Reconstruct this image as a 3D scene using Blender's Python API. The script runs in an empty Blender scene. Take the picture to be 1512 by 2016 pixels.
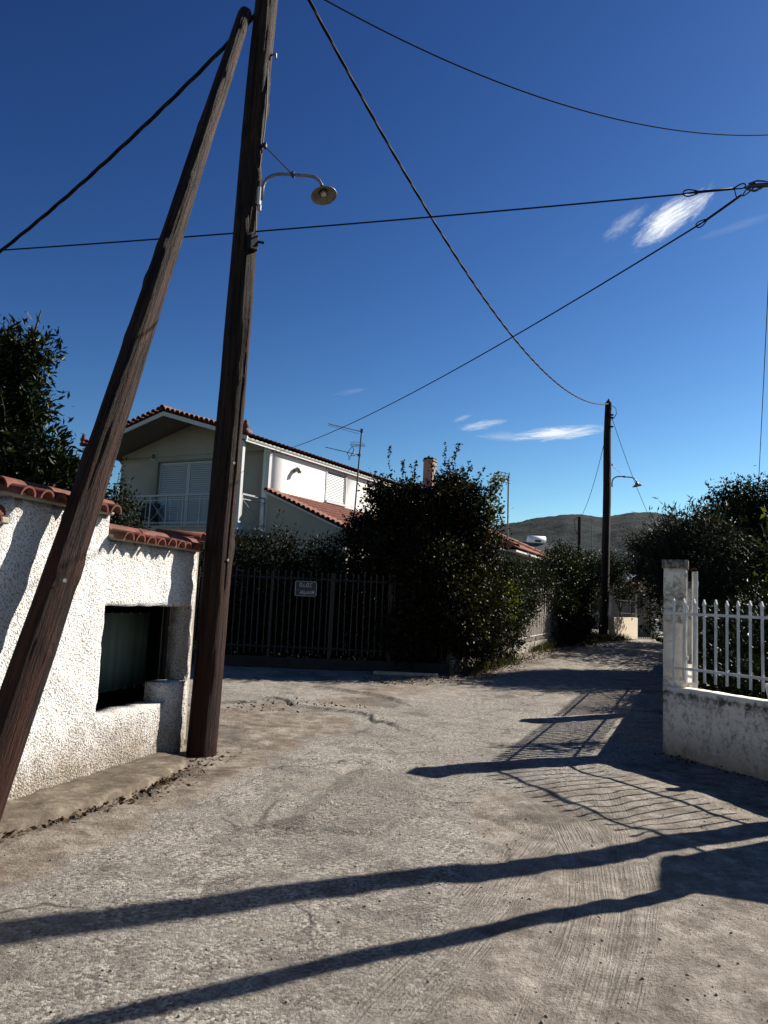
import bpy, math, random
import numpy as np
from mathutils import Vector, Matrix
random.seed(7); rng = np.random.default_rng(7)
S = bpy.context.scene; COL = S.collection
R = math.radians

# ---------------- camera, sky, sun, exposure ----------------
FPX = 1514.0; EYE = 1.6; PITCH = R(6.5); ROLL = R(2.7)
fw = np.array([0, math.cos(PITCH), math.sin(PITCH)]); rt0 = np.array([1., 0, 0]); up0 = np.cross(rt0, fw)
rt = rt0*math.cos(ROLL)+up0*math.sin(ROLL); up = -rt0*math.sin(ROLL)+up0*math.cos(ROLL)
CAM = np.array([0, 0, EYE])
cd = bpy.data.cameras.new('camera'); cam = bpy.data.objects.new('camera', cd); COL.objects.link(cam)
cd.sensor_fit = 'VERTICAL'; cd.sensor_height = 24; cd.lens = FPX/2016*24; cd.clip_start = .05; cd.clip_end = 12000
m = Matrix(((rt[0], up[0], -fw[0], 0), (rt[1], up[1], -fw[1], 0), (rt[2], up[2], -fw[2], EYE), (0, 0, 0, 1)))
cam.matrix_world = m
S.camera = cam
S.view_settings.view_transform = 'Standard'; S.view_settings.look = 'None'
S.view_settings.exposure = 1.0; S.view_settings.gamma = 1
S.cycles.max_bounces = 5; S.cycles.diffuse_bounces = 1; S.cycles.glossy_bounces = 2; S.cycles.transmission_bounces = 2; S.cycles.transparent_max_bounces = 6

SUN_EL = R(33.5); SUN_AZ = R(28)      # azimuth measured from +X towards +Y
sd = Vector((math.cos(SUN_AZ)*math.cos(SUN_EL), math.sin(SUN_AZ)*math.cos(SUN_EL), math.sin(SUN_EL)))
sl = bpy.data.lights.new('sun', 'SUN'); sl.energy = 5.0; sl.angle = R(.5); sl.color = (1, .94, .85)
so = bpy.data.objects.new('sun', sl); COL.objects.link(so); so.rotation_euler = sd.to_track_quat('Z', 'Y').to_euler()
so.location = (20, 10, 30)

def ray(px, py): return fw+rt*(px-756)/FPX-up*(py-1008)/FPX

W = bpy.data.worlds.new('World'); S.world = W; W.use_nodes = True
wn = W.node_tree; wn.nodes.clear()
def build_world():
    N = wn.nodes; L = wn.links
    out = N.new('ShaderNodeOutputWorld'); bg = N.new('ShaderNodeBackground')
    sky = N.new('ShaderNodeTexSky'); sky.sky_type = 'NISHITA'; sky.sun_disc = False
    sky.sun_elevation = SUN_EL; sky.sun_rotation = math.pi/2-SUN_AZ
    sky.air_density = 1.0; sky.dust_density = .25; sky.ozone_density = 3.2; sky.altitude = 200
    bg.inputs[1].default_value = .05
    tc = N.new('ShaderNodeTexCoord'); d = tc.outputs['Generated']
    def M(op, a, b=None, c=None, clamp=False):
        n = N.new('ShaderNodeMath'); n.operation = op; n.use_clamp = clamp
        for i, v in enumerate((a, b, c)):
            if v is None: continue
            if isinstance(v, (int, float)): n.inputs[i].default_value = v
            else: L.new(v, n.inputs[i])
        return n.outputs[0]
    def dot(v):
        n = N.new('ShaderNodeVectorMath'); n.operation = 'DOT_PRODUCT'; L.new(d, n.inputs[0]); n.inputs[1].default_value = v
        return n.outputs['Value']
    # high wisps of cirrus: each sits in its own patch of sky (direction, length, width, tilt)
    total = None
    for (cx, cy, ln, wd, tilt, amp, seed) in [(1320, 430, 80, 27, 27, 1.0, 1), (1230, 440, 48, 17, 33, .22, 2), (1450, 446, 75, 9, 10, .06, 9),
                                         (1095, 853, 100, 15, 4, .95, 3), (1000, 860, 62, 10, -2, .22, 8), (950, 836, 50, 10, 10, .42, 4), (911, 823, 24, 6, 18, .22, 5), (690, 771, 34, 7, 12, .07, 6)]:
        c = Vector(ray(cx, cy)).normalized()
        h = Vector((0, 0, 1)).cross(c).normalized()*-1; v = c.cross(h)*-1
        if v.z < 0: v = -v
        t = R(tilt); e1 = h*math.cos(t)+v*math.sin(t); e2 = -h*math.sin(t)+v*math.cos(t)
        w = dot(c); u_ = M('DIVIDE', dot(e1), w); v_ = M('DIVIDE', dot(e2), w)
        u = M('MULTIPLY', u_, FPX/ln); vv = M('MULTIPLY', v_, FPX/wd)
        cmb = N.new('ShaderNodeCombineXYZ'); L.new(u, cmb.inputs[0]); L.new(vv, cmb.inputs[1]); cmb.inputs[2].default_value = seed*3.7
        nz = N.new('ShaderNodeTexNoise'); nz.inputs['Scale'].default_value = 1.5; nz.inputs['Detail'].default_value = 8; nz.inputs['Roughness'].default_value = .72; nz.inputs['Distortion'].default_value = .8
        L.new(cmb.outputs[0], nz.inputs['Vector'])
        cm2 = N.new('ShaderNodeCombineXYZ'); L.new(M('ADD', M('MULTIPLY', u, 1.4), M('MULTIPLY', vv, 2.2)), cm2.inputs[0]); L.new(M('MULTIPLY', vv, 5.0), cm2.inputs[1])
        n2 = N.new('ShaderNodeTexNoise'); n2.inputs['Scale'].default_value = 1.3; n2.inputs['Detail'].default_value = 6; L.new(cm2.outputs[0], n2.inputs['Vector'])
        # thicker along the lower right flank, thinning away to the tail
        e = M('ADD', M('POWER', M('ABSOLUTE', u), 2.0), M('POWER', M('ABSOLUTE', M('SUBTRACT', vv, M('MULTIPLY', u, .15))), 1.6))
        f = M('SUBTRACT', 1.0, e)
        f = M('ADD', f, M('MULTIPLY', M('SUBTRACT', nz.outputs['Fac'], .5), 2.4))
        f = M('MULTIPLY', f, M('ADD', M('MULTIPLY', n2.outputs['Fac'], 1.1), .3))
        f = M('MULTIPLY', f, 1.15, clamp=True); f = M('POWER', f, 1.5)
        f = M('MULTIPLY', f, M('GREATER_THAN', w, .5))
        f = M('MULTIPLY', f, amp)
        total = f if total is None else M('MAXIMUM', total, f)
    # deep polarised blue: steeper falloff from horizon to zenith than the bare model
    sc = N.new('ShaderNodeSeparateColor'); L.new(sky.outputs[0], sc.inputs[0]); hs = N.new('ShaderNodeCombineColor')
    for i, (g_, k_) in enumerate(((1.98, .225), (1.88, .248), (1.62, .345))): L.new(M('MULTIPLY', M('POWER', sc.outputs[i], g_), k_), hs.inputs[i])
    mx = N.new('ShaderNodeMix'); mx.data_type = 'RGBA'; L.new(total, mx.inputs[0]); L.new(hs.outputs[0], mx.inputs[6]); mx.inputs[7].default_value = (9.6, 10, 10.4, 1)
    L.new(mx.outputs[2], bg.inputs[0]); L.new(bg.outputs[0], out.inputs[0])
build_world()

# ---------------- helpers ----------------
def hgt(x, y): return .6/(1+np.exp(-(np.asarray(y, float)-19)/3.2))
def G(px, py):
    d = ray(px, py); z = 0.
    for i in range(40):
        P = CAM+d*((z-EYE)/d[2]); z = .5*z+.5*float(hgt(P[0], P[1]))
    return P
def at(px, py, y):
    d = ray(px, py); return CAM+d*(y/d[1])

def tag(o, label, cat, group=None, kind=None):
    if label: o['label'] = label
    if cat: o['category'] = cat
    if group: o['group'] = group
    if kind: o['kind'] = kind
    return o
def empty(name, loc, rz=0, label=None, cat=None, group=None):
    o = bpy.data.objects.new(name, None); COL.objects.link(o); o.location = loc; o.rotation_euler = (0, 0, rz); o.empty_display_size = .2
    tag(o, label, cat, group); return o

class MB:
    def __init__(s): s.v = []; s.f = []
    def add(s, vs, fs):
        n = len(s.v); s.v += [tuple(map(float, p)) for p in vs]; s.f += [tuple(i+n for i in f) for f in fs]; return s
    def box(s, c, sz, M=None, bev=0):
        x, y, z = [a/2 for a in sz]
        if bev:
            b = min(bev, x*.9, y*.9, z*.9); vs = []
            for ax in range(3):
                for sx in (-1, 1):
                    for sy in (-1, 1):
                        for sz_ in (-1, 1):
                            e = [sx*(x-b), sy*(y-b), sz_*(z-b)]; e[ax] = (sx, sy, sz_)[ax]*(x, y, z)[ax]; vs.append(Vector(e))
            idx = lambda ax, sx, sy, sz_: ax*8+(sx > 0)*4+(sy > 0)*2+(sz_ > 0)
            fs = []
            def q(*a): fs.append([idx(*k) for k in a])
            for k in (-1, 1):
                q((0, k, -1, -1), (0, k, 1, -1), (0, k, 1, 1), (0, k, -1, 1)); q((1, -1, k, -1), (1, 1, k, -1), (1, 1, k, 1), (1, -1, k, 1)); q((2, -1, -1, k), (2, 1, -1, k), (2, 1, 1, k), (2, -1, 1, k))
                for j in (-1, 1):
                    q((1, -1, k, j), (1, 1, k, j), (2, 1, k, j), (2, -1, k, j)); q((0, k, -1, j), (0, k, 1, j), (2, k, 1, j), (2, k, -1, j)); q((0, k, j, -1), (0, k, j, 1), (1, k, j, 1), (1, k, j, -1))
                    for l in (-1, 1): q((0, k, j, l), (1, k, j, l), (2, k, j, l))
        else:
            vs = [Vector((a*x, b*y, c_*z)) for a in (-1, 1) for b in (-1, 1) for c_ in (-1, 1)]
            fs = [(0, 1, 3, 2), (4, 6, 7, 5), (0, 4, 5, 1), (2, 3, 7, 6), (0, 2, 6, 4), (1, 5, 7, 3)]
        c = Vector(c)
        if M is not None: vs = [M @ v + c for v in vs]
        else: vs = [v+c for v in vs]
        return s.add(vs, fs)
    def bar(s, a, b, w, h=None, bev=0):
        a = Vector(a); b = Vector(b); h = h or w; d = b-a; q = d.to_track_quat('Y', 'Z').to_matrix()
        return s.box((a+b)/2, (w, d.length, h), q, bev)
    def tube(s, pts, r, n=8, caps=True):
        pts = [Vector(p) for p in pts]; rs = r if hasattr(r, '__len__') else [r]*len(pts)
        base = len(s.v); ref = None
        for i, p in enumerate(pts):
            t = (pts[min(i+1, len(pts)-1)]-pts[max(i-1, 0)]).normalized()
            if ref is None: ref = Vector((0, 0, 1)) if abs(t.z) < .9 else Vector((1, 0, 0))
            x = (ref-t*ref.dot(t)).normalized(); y = t.cross(x); ref = x
            for k in range(n):
                a = 2*math.pi*k/n; s.v.append(tuple(p+(x*math.cos(a)+y*math.sin(a))*rs[i]))
        for i in range(len(pts)-1):
            for k in range(n):
                k2 = (k+1) % n; s.f.append((base+i*n+k, base+i*n+k2, base+(i+1)*n+k2, base+(i+1)*n+k))
        if caps:
            s.f.append(tuple(base+k for k in range(n-1, -1, -1))); s.f.append(tuple(base+(len(pts)-1)*n+k for k in range(n)))
        return s
    def prism(s, poly, axis_vec):     # poly: list of 3D points, extruded by axis_vec
        n = len(poly); a = [Vector(p) for p in poly]; b = [p+Vector(axis_vec) for p in a]
        return s.add(a+b, [tuple(range(n-1, -1, -1)), tuple(range(n, 2*n))]+[(i, (i+1) % n, n+(i+1) % n, n+i) for i in range(n)])
    def build(s, name, mat, parent=None, smooth=False, loc=None):
        me = bpy.data.meshes.new(name); me.from_pydata(s.v, [], s.f); me.materials.append(mat)
        bm_fix(me)
        if smooth: me.polygons.foreach_set('use_smooth', [True]*len(me.polygons))
        o = bpy.data.objects.new(name, me); COL.objects.link(o)
        if parent: o.parent = parent
        if loc is not None: o.location = loc
        return o
import bmesh
def bm_fix(me):
    b = bmesh.new(); b.from_mesh(me); bmesh.ops.recalc_face_normals(b, faces=b.faces); b.to_mesh(me); b.free()

def np_mesh(name, V, Fc, mat, parent=None, smooth=False, attrs=None, loc=None):
    V = np.asarray(V, np.float32); Fc = np.asarray(Fc, np.int32); k = Fc.shape[1]
    me = bpy.data.meshes.new(name); me.vertices.add(len(V)); me.vertices.foreach_set('co', V.ravel())
    me.loops.add(Fc.size); me.loops.foreach_set('vertex_index', Fc.ravel())
    me.polygons.add(len(Fc)); me.polygons.foreach_set('loop_start', np.arange(0, Fc.size, k, dtype=np.int32))
    if smooth: me.polygons.foreach_set('use_smooth', np.ones(len(Fc), bool))
    me.update(calc_edges=True); me.materials.append(mat)
    for nme, (dom, arr) in (attrs or {}).items():
        a = me.attributes.new(nme, 'FLOAT', dom); a.data.foreach_set('value', np.asarray(arr, np.float32))
    o = bpy.data.objects.new(name, me); COL.objects.link(o)
    if parent: o.parent = parent
    if loc is not None: o.location = loc
    return o

# value noise
_tab = rng.random((256, 256))
def vn(x, y, seed=0):
    x = np.asarray(x, float)+seed*17.31; y = np.asarray(y, float)+seed*9.73
    xi = np.floor(x).astype(int); yi = np.floor(y).astype(int); fx = x-xi; fy = y-yi
    fx = fx*fx*(3-2*fx); fy = fy*fy*(3-2*fy)
    g = lambda a, b: _tab[a % 256, b % 256]
    return (g(xi, yi)*(1-fx)+g(xi+1, yi)*fx)*(1-fy)+(g(xi, yi+1)*(1-fx)+g(xi+1, yi+1)*fx)*fy
def fbm(x, y, o=4, seed=0):
    s = 0; a = .5
    for i in range(o): s = s+a*vn(x*2**i, y*2**i, seed+i); a *= .5
    return s/(1-.5**o)
def sstep(a, b, x):
    t = np.clip((x-a)/(b-a), 0, 1); return t*t*(3-2*t)

# ---------------- materials ----------------
class NT:
    def __init__(s, name):
        s.m = bpy.data.materials.new(name); s.m.use_nodes = True; s.t = s.m.node_tree; s.t.nodes.clear()
        s.out = s.t.nodes.new('ShaderNodeOutputMaterial'); s.p = s.t.nodes.new('ShaderNodeBsdfPrincipled'); s.t.links.new(s.p.outputs[0], s.out.inputs[0])
        s.co = None
    def n(s, ty, **kw):
        x = s.t.nodes.new(ty)
        for k, v in kw.items(): setattr(x, k, v)
        return x
    def ln(s, a, b): s.t.links.new(a, b)
    def val(s, sock, v):
        if isinstance(v, (int, float)): sock.default_value = v
        elif isinstance(v, (tuple, list)): sock.default_value = tuple(v)+((1,) if len(v) == 3 and len(sock.default_value) == 4 else ())
        else: s.ln(v, sock)
    def obj(s):
        if not s.co: s.co = s.n('ShaderNodeTexCoord').outputs['Object']
        return s.co
    def map(s, sc=(1, 1, 1), rot=(0, 0, 0)):
        x = s.n('ShaderNodeMapping'); s.ln(s.obj(), x.inputs[0]); x.inputs['Scale'].default_value = sc; x.inputs['Rotation'].default_value = rot; return x.outputs[0]
    def noise(s, scale, detail=4, rough=.5, vec=None, dist=0):
        x = s.n('ShaderNodeTexNoise'); s.ln(vec or s.obj(), x.inputs['Vector']); x.inputs['Scale'].default_value = scale; x.inputs['Detail'].default_value = detail; x.inputs['Roughness'].default_value = rough; x.inputs['Distortion'].default_value = dist; return x.outputs['Fac']
    def vor(s, scale, feat='F1', vec=None, out='Distance'):
        x = s.n('ShaderNodeTexVoronoi', feature=feat); s.ln(vec or s.obj(), x.inputs['Vector']); x.inputs['Scale'].default_value = scale; return x.outputs[out]
    def attr(s, name): return s.n('ShaderNodeAttribute', attribute_name=name).outputs['Fac']
    def math(s, op, a, b=0., clamp=False):
        x = s.n('ShaderNodeMath', operation=op, use_clamp=clamp); s.val(x.inputs[0], a); s.val(x.inputs[1], b); return x.outputs[0]
    def ramp(s, f, stops, interp='LINEAR'):
        x = s.n('ShaderNodeValToRGB'); x.color_ramp.interpolation = interp; e = x.color_ramp.elements
        while len(e) < len(stops): e.new(.5)
        for i, (p, c) in enumerate(stops):
            e[i].position = p; e[i].color = (c, c, c, 1) if isinstance(c, (int, float)) else tuple(c)+(1,)
        s.ln(f, x.inputs[0]); return x.outputs[0]
    def mix(s, f, a, b, mode='MIX'):
        x = s.n('ShaderNodeMix', data_type='RGBA', blend_type=mode); s.val(x.inputs[0], f); s.val(x.inputs[6], a); s.val(x.inputs[7], b); return x.outputs[2]
    def bump(s, h, strength=.5, dist=.01, normal=None):
        x = s.n('ShaderNodeBump'); s.ln(h, x.inputs['Height']); x.inputs['Strength'].default_value = strength; x.inputs['Distance'].default_value = dist
        if normal: s.ln(normal, x.inputs['Normal'])
        return x.outputs[0]
    def fin(s, color=None, rough=.8, normal=None, spec=None, metal=None):
        if color is not None: s.val(s.p.inputs['Base Color'], color)
        s.val(s.p.inputs['Roughness'], rough)
        if normal: s.ln(normal, s.p.inputs['Normal'])
        if spec is not None: s.p.inputs['Specular IOR Level'].default_value = spec
        if metal is not None: s.p.inputs['Metallic'].default_value = metal
        return s.m

def m_simple(name, c, rough=.7, var=.25, scale=6, bump=.0, spec=None, metal=None, grime=None):
    t = NT(name); n = t.noise(scale, 6, .6); c = tuple(c)
    col = t.ramp(n, [(.3, tuple(v*(1-var) for v in c)), (.7, tuple(min(1, v*(1+var*.5)) for v in c))])
    if grime:
        g = t.ramp(t.noise(scale*.37, 8, .7), [(.5, 0.), (.68, 1.)]); col = t.mix(t.math('MULTIPLY', g, .6), col, grime)
    nm = t.bump(t.noise(scale*8, 4), .4, bump) if bump else None
    return t.fin(col, rough, nm, spec, metal)

MT = {}
def wood_mat(name, dark, light, red, redh, ztop=9.):
    t = NT(name); v = t.map((1, 1, .055)); v2 = t.map((1, 1, .12))
    g1 = t.noise(48, 7, .65, v, .4); g2 = t.noise(140, 3, .6, v2); big = t.noise(2.2, 4, .6)
    cr = t.ramp(t.noise(30, 6, .6, t.map((1, 1, .03)), .9), [(.40, 0.), (.47, 1.)])
    col = t.ramp(g1, [(.3, dark), (.60, light), (.78, tuple(c*1.9 for c in light))])
    col = t.mix(t.ramp(big, [(.35, 0.), (.7, .6)]), col, dark)
    sep = t.n('ShaderNodeSeparateXYZ'); t.ln(t.obj(), sep.inputs[0])
    zf = t.ramp(t.math('DIVIDE', t.math('ADD', sep.outputs[2], t.math('MULTIPLY', big, 2.)), redh), [(.2, 1.), (1., 0.)])
    col = t.mix(zf, col, t.mix(g1, tuple(c*.35 for c in red), red))
    col = t.mix(t.math('MULTIPLY', t.math('SUBTRACT', 1., cr), .85), col, (.006, .004, .003))
    h = t.math('ADD', t.math('MULTIPLY', g1, .7), t.math('ADD', t.math('MULTIPLY', cr, .9), t.math('MULTIPLY', g2, .35)))
    return t.fin(col, .82, t.bump(h, 1., .035), .25)
MT['pole'] = wood_mat('weathered_pole_wood', (.005, .0035, .0028), (.058, .031, .018), (.036, .0105, .0045), 6.0)
MT['brace'] = wood_mat('reddish_pole_wood', (.006, .004, .003), (.066, .034, .019), (.048, .013, .005), 7.0)
MT['farpole'] = wood_mat('dark_pole_wood', (.010, .008, .006), (.035, .026, .02), (.03, .02, .012), 3)

def stucco():
    t = NT('rough_white_stucco'); ob = t.obj()
    wv = t.n('ShaderNodeVectorMath', operation='ADD'); 
    nz = t.n('ShaderNodeTexNoise'); t.ln(ob, nz.inputs['Vector']); nz.inputs['Scale'].default_value = 25; 
    sc = t.n('ShaderNodeVectorMath', operation='SCALE'); t.ln(nz.outputs['Color'], sc.inputs[0]); sc.inputs['Scale'].default_value = .018
    t.ln(ob, wv.inputs[0]); t.ln(sc.outputs[0], wv.inputs[1])
    v1 = t.vor(70, 'F1', wv.outputs[0]); v2 = t.vor(150, 'F1', wv.outputs[0]); n1 = t.noise(60, 5, .7)
    n8 = t.noise(9, 4, .6); h = t.math('ADD', t.math('MULTIPLY', n8, 2.2), t.math('MULTIPLY', v1, -1.0)); h = t.math('ADD', h, t.math('ADD', t.math('MULTIPLY', v2, -.5), t.math('MULTIPLY', n1, .9)))
    sep = t.n('ShaderNodeSeparateXYZ'); t.ln(ob, sep.inputs[0]); z = sep.outputs[2]
    big = t.noise(3, 6, .65)
    # rain-splash dirt near the foot, rust stains below the tiles, darker towards the far end
    foot = t.ramp(t.math('ADD', z, t.math('MULTIPLY', big, .9)), [(.55, 1.), (1.1, 0.)])
    pit = t.ramp(t.math('ADD', n1, t.math('MULTIPLY', v1, -.35)), [(.22, 1.), (.30, 0.)])
    base = t.mix(pit, (.80, .79, .765), (.42, .37, .31))  # pit tint puts the shade inside the pits into the colour
    base = t.mix(t.ramp(big, [(.5, 0.), (.8, .25)]), base, (.72, .68, .60))
    base = t.mix(t.math('MULTIPLY', foot, .8), base, t.mix(t.noise(9, 5), (.13, .10, .07), (.42, .34, .24)))
    base = t.mix(t.math('MULTIPLY', t.ramp(t.math('ADD', z, t.math('MULTIPLY', big, .7)), [(.45, 1.), (1.0, 0.)]), t.ramp(n1, [(.40, 1.), (.52, 0.)])), base, (.10, .075, .05))
    st = t.noise(7, 5, .6, t.map((1, 1, .25)))
    top = t.ramp(t.math('ADD', z, t.math('MULTIPLY', st, .5)), [(.0, 0.), (1., 1.)])
    rust = t.math('MULTIPLY', t.ramp(t.math('SUBTRACT', z, t.math('MULTIPLY', st, -.35)), [(.0, 0.), (1., 1.)]), 0.)
    return t, base, h, z, st
t, base, h, z, st = stucco()
at_ = t.attr('rust'); base = t.mix(t.math('MULTIPLY', at_, t.ramp(st, [(.35, .25), (.65, 1.)])), base, (.10, .045, .02))
MT['stucco'] = t.fin(base, .9, t.bump(h, 1.0, .012), .2)

def terracotta(name, c, dark=.5):
    t = NT(name); n = t.noise(14, 6, .65); b = t.noise(3.1, 4)
    col = t.ramp(n, [(.3, tuple(v*dark for v in c)), (.62, c), (.85, tuple(min(1, v*1.35) for v in c))])
    col = t.mix(t.ramp(b, [(.5, 0.), (.72, .7)]), col, (.06, .04, .03))
    return t.fin(col, .8, t.bump(n, .4, .005), .3)
MT['tile'] = terracotta('terracotta_coping', (.17, .050, .030))
MT['roof'] = terracotta('roof_tiles', (.24, .085, .055), .5)
MT['rooforange'] = terracotta('orange_roof_tiles', (.36, .14, .085), .65)
MT['housewall'] = m_simple('cream_render', (.36, .325, .26), .9, .12, 1.2, .003, grime=(.30, .22, .13))  # cream lowered in tone to put shade on the house front
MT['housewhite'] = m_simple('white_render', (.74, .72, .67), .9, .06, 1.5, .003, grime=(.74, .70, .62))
MT['soffit'] = m_simple('painted_soffit', (.22, .195, .15), .8, .12, 2)
MT['trim'] = m_simple('white_trim', (.50, .50, .48), .6, .1, 4)
MT['shutter'] = m_simple('white_shutter', (.42, .42, .42), .45, .06, 3)
MT['rail'] = m_simple('white_railing', (.36, .36, .36), .45, .1, 6)
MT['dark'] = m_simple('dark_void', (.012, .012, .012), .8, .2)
MT['metal'] = m_simple('galvanised_steel', (.20, .20, .20), .5, .3, 20, metal=.3)
MT['aerial'] = m_simple('aerial_metal', (.10, .10, .11), .5, .3, 20)
MT['lampenamel'] = m_simple('enamel_reflector', (.20, .19, .165), .4, .25, 14, grime=(.10, .06, .04))
MT['lampback'] = m_simple('lamp_back', (.05, .05, .05), .5, .2)
MT['bulb'] = m_simple('bulb_glass', (.55, .54, .50), .2, .1)
MT['cable'] = m_simple('black_cable', (.010, .010, .011), .6, .2, spec=.15)
MT['cableshine'] = m_simple('worn_black_cable', (.010, .010, .010), .75, .2, spec=.12)
MT['greensheet'] = None
t = NT('green_mesh_sheet'); w = t.noise(9, 3, .5, t.map((1, 1, .04))); fine = t.vor(260)
MT['greensheet'] = t.fin(t.mix(t.ramp(w, [(.35, 0.), (.65, 1.)]), (.20, .25, .20), (.40, .47, .38)), .6, t.bump(fine, .5, .002))
def paint_mat(name, stain_amt, c=(.72, .66, .56)):
    t = NT(name); z = t.n('ShaderNodeSeparateXYZ'); t.ln(t.obj(), z.inputs[0]); z = z.outputs[2]
    big = t.noise(3.5, 8, .7); fine = t.noise(22, 8, .7); streak = t.noise(5, 8, .7, t.map((1, 1, .6)))
    col = t.mix(t.ramp(big, [(.48, 0.), (.68, .6)]), c, (.42, .34, .26))
    a = t.attr('stain')
    k = t.math('MULTIPLY', a, stain_amt); s = t.math('ADD', t.math('MULTIPLY', t.math('ADD', t.math('MULTIPLY', streak, .5), t.math('MULTIPLY', fine, .5)), 1.), k)
    col = t.mix(t.ramp(s, [(.64, 0.), (.80, .92)]), col, (.04, .03, .022))
    crack = t.vor(3.2, 'DISTANCE_TO_EDGE', t.map((1, 1, 1)))
    cr = t.ramp(t.math('ADD', crack, t.math('MULTIPLY', fine, .08)), [(.045, 1.), (.055, 0.)])
    col = t.mix(t.math('MULTIPLY', cr, t.ramp(big, [(.45, 0.), (.6, .5)])), col, (.08, .06, .05))
    earth = t.ramp(t.math('ADD', z, t.math('MULTIPLY', big, .45)), [(.22, .85), (.62, 0.)])
    col = t.mix(earth, col, t.mix(t.noise(12, 5, .7), (.10, .065, .04), (.36, .24, .15)))
    return t.fin(col, .85, t.bump(t.math('ADD', big, t.math('MULTIPLY', fine, .4)), .6, .01), .25)
MT['paint'] = paint_mat('weathered_white_masonry', .36)
MT['fencewhite'] = m_simple('white_fence_paint', (.58, .58, .57), .55, .12, 14, .001, grime=(.26, .17, .11))
MT['concrete'] = m_simple('old_concrete', (.33, .29, .23), .9, .3, 5, .006, grime=(.12, .09, .06))
MT['beige'] = m_simple('beige_masonry', (.50, .41, .29), .9, .12, 3, .003, grime=(.5, .4, .27))
MT['basedark'] = m_simple('shaded_concrete', (.02, .018, .016), .95, .4, 5, .006)  # shaded copy of the concrete for the fence base under the hedge
MT['picketdark'] = m_simple('weathered_shaded_pickets', (.022, .019, .017), .7, .4, 5, .002, grime=(.05, .03, .02))  # albedo lowered to put shade on the front pickets
MT['picketpale'] = m_simple('weathered_pale_pickets', (.42, .36, .31), .8, .3, 4, .002, grime=(.16, .10, .07))
MT['irondark'] = m_simple('black_iron', (.02, .02, .022), .5, .2)
MT['bark'] = m_simple('tree_bark', (.075, .058, .042), .9, .4, 12, .01)
MT['signface'] = m_simple('dark_sign_enamel', (.012, .016, .03), .5, .2)
MT['signtext'] = m_simple('sign_white', (.48, .48, .46), .6, .2)
MT['wickerd'] = m_simple('dark_wicker', (.03, .027, .024), .8, .3)
MT['tankwhite'] = m_simple('white_tank', (.80, .80, .80), .4, .06)
MT['greyroof'] = m_simple('grey_sheet_roof', (.22, .25, .30), .5, .15)
MT['orange'] = m_simple('orange_peel', (.55, .22, .03), .5, .2)

def leaf_mat(name, a, b, c, rough=.42, trans=.22, spec=.09):
    a = tuple(v*.45 for v in a); b = tuple(v*.55 for v in b); c = tuple(v*.7 for v in c); rough += .08
    t = NT(name); r = t.attr('rnd')
    col = t.ramp(r, [(0., a), (.55, b), (.93, b), (1., c)])
    t.fin(col, rough, None, spec)
    tr = t.n('ShaderNodeBsdfTranslucent'); t.ln(t.mix(1., col, (1.25, 1.35, .5), 'MULTIPLY'), tr.inputs[0])
    mx = t.n('ShaderNodeMixShader'); mx.inputs[0].default_value = trans
    t.ln(t.p.outputs[0], mx.inputs[1]); t.ln(tr.outputs[0], mx.inputs[2]); t.ln(mx.outputs[0], t.out.inputs[0])
    return t.m
MT['lf_orange'] = leaf_mat('citrus_leaves', (.008, .013, .005), (.020, .034, .009), (.06, .075, .016), .35, .12)
MT['lf_boug'] = leaf_mat('bougainvillea_leaves', (.012, .011, .006), (.028, .027, .011), (.13, .11, .03), .40, .2)
MT['lf_hedge'] = leaf_mat('hedge_leaves', (.010, .014, .006), (.024, .034, .011), (.075, .085, .025), .36, .2)
MT['lf_olive'] = leaf_mat('olive_leaves', (.016, .02, .014), (.042, .05, .034), (.11, .12, .09), .45, .12)
MT['lf_yellow'] = leaf_mat('lemon_leaves', (.05, .07, .01), (.12, .14, .02), (.24, .26, .05), .4, .4)
MT['lf_red'] = leaf_mat('red_bracts', (.06, .006, .005), (.15, .018, .012), (.24, .04, .02), .6, .25)
MT['lf_dry'] = leaf_mat('dry_leaves', (.05, .025, .012), (.13, .07, .03), (.26, .17, .08), .8, .1, .2)
MT['lf_grass'] = leaf_mat('grass_blades', (.04, .04, .015), (.09, .085, .035), (.22, .19, .08), .6, .25, .2)

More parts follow.
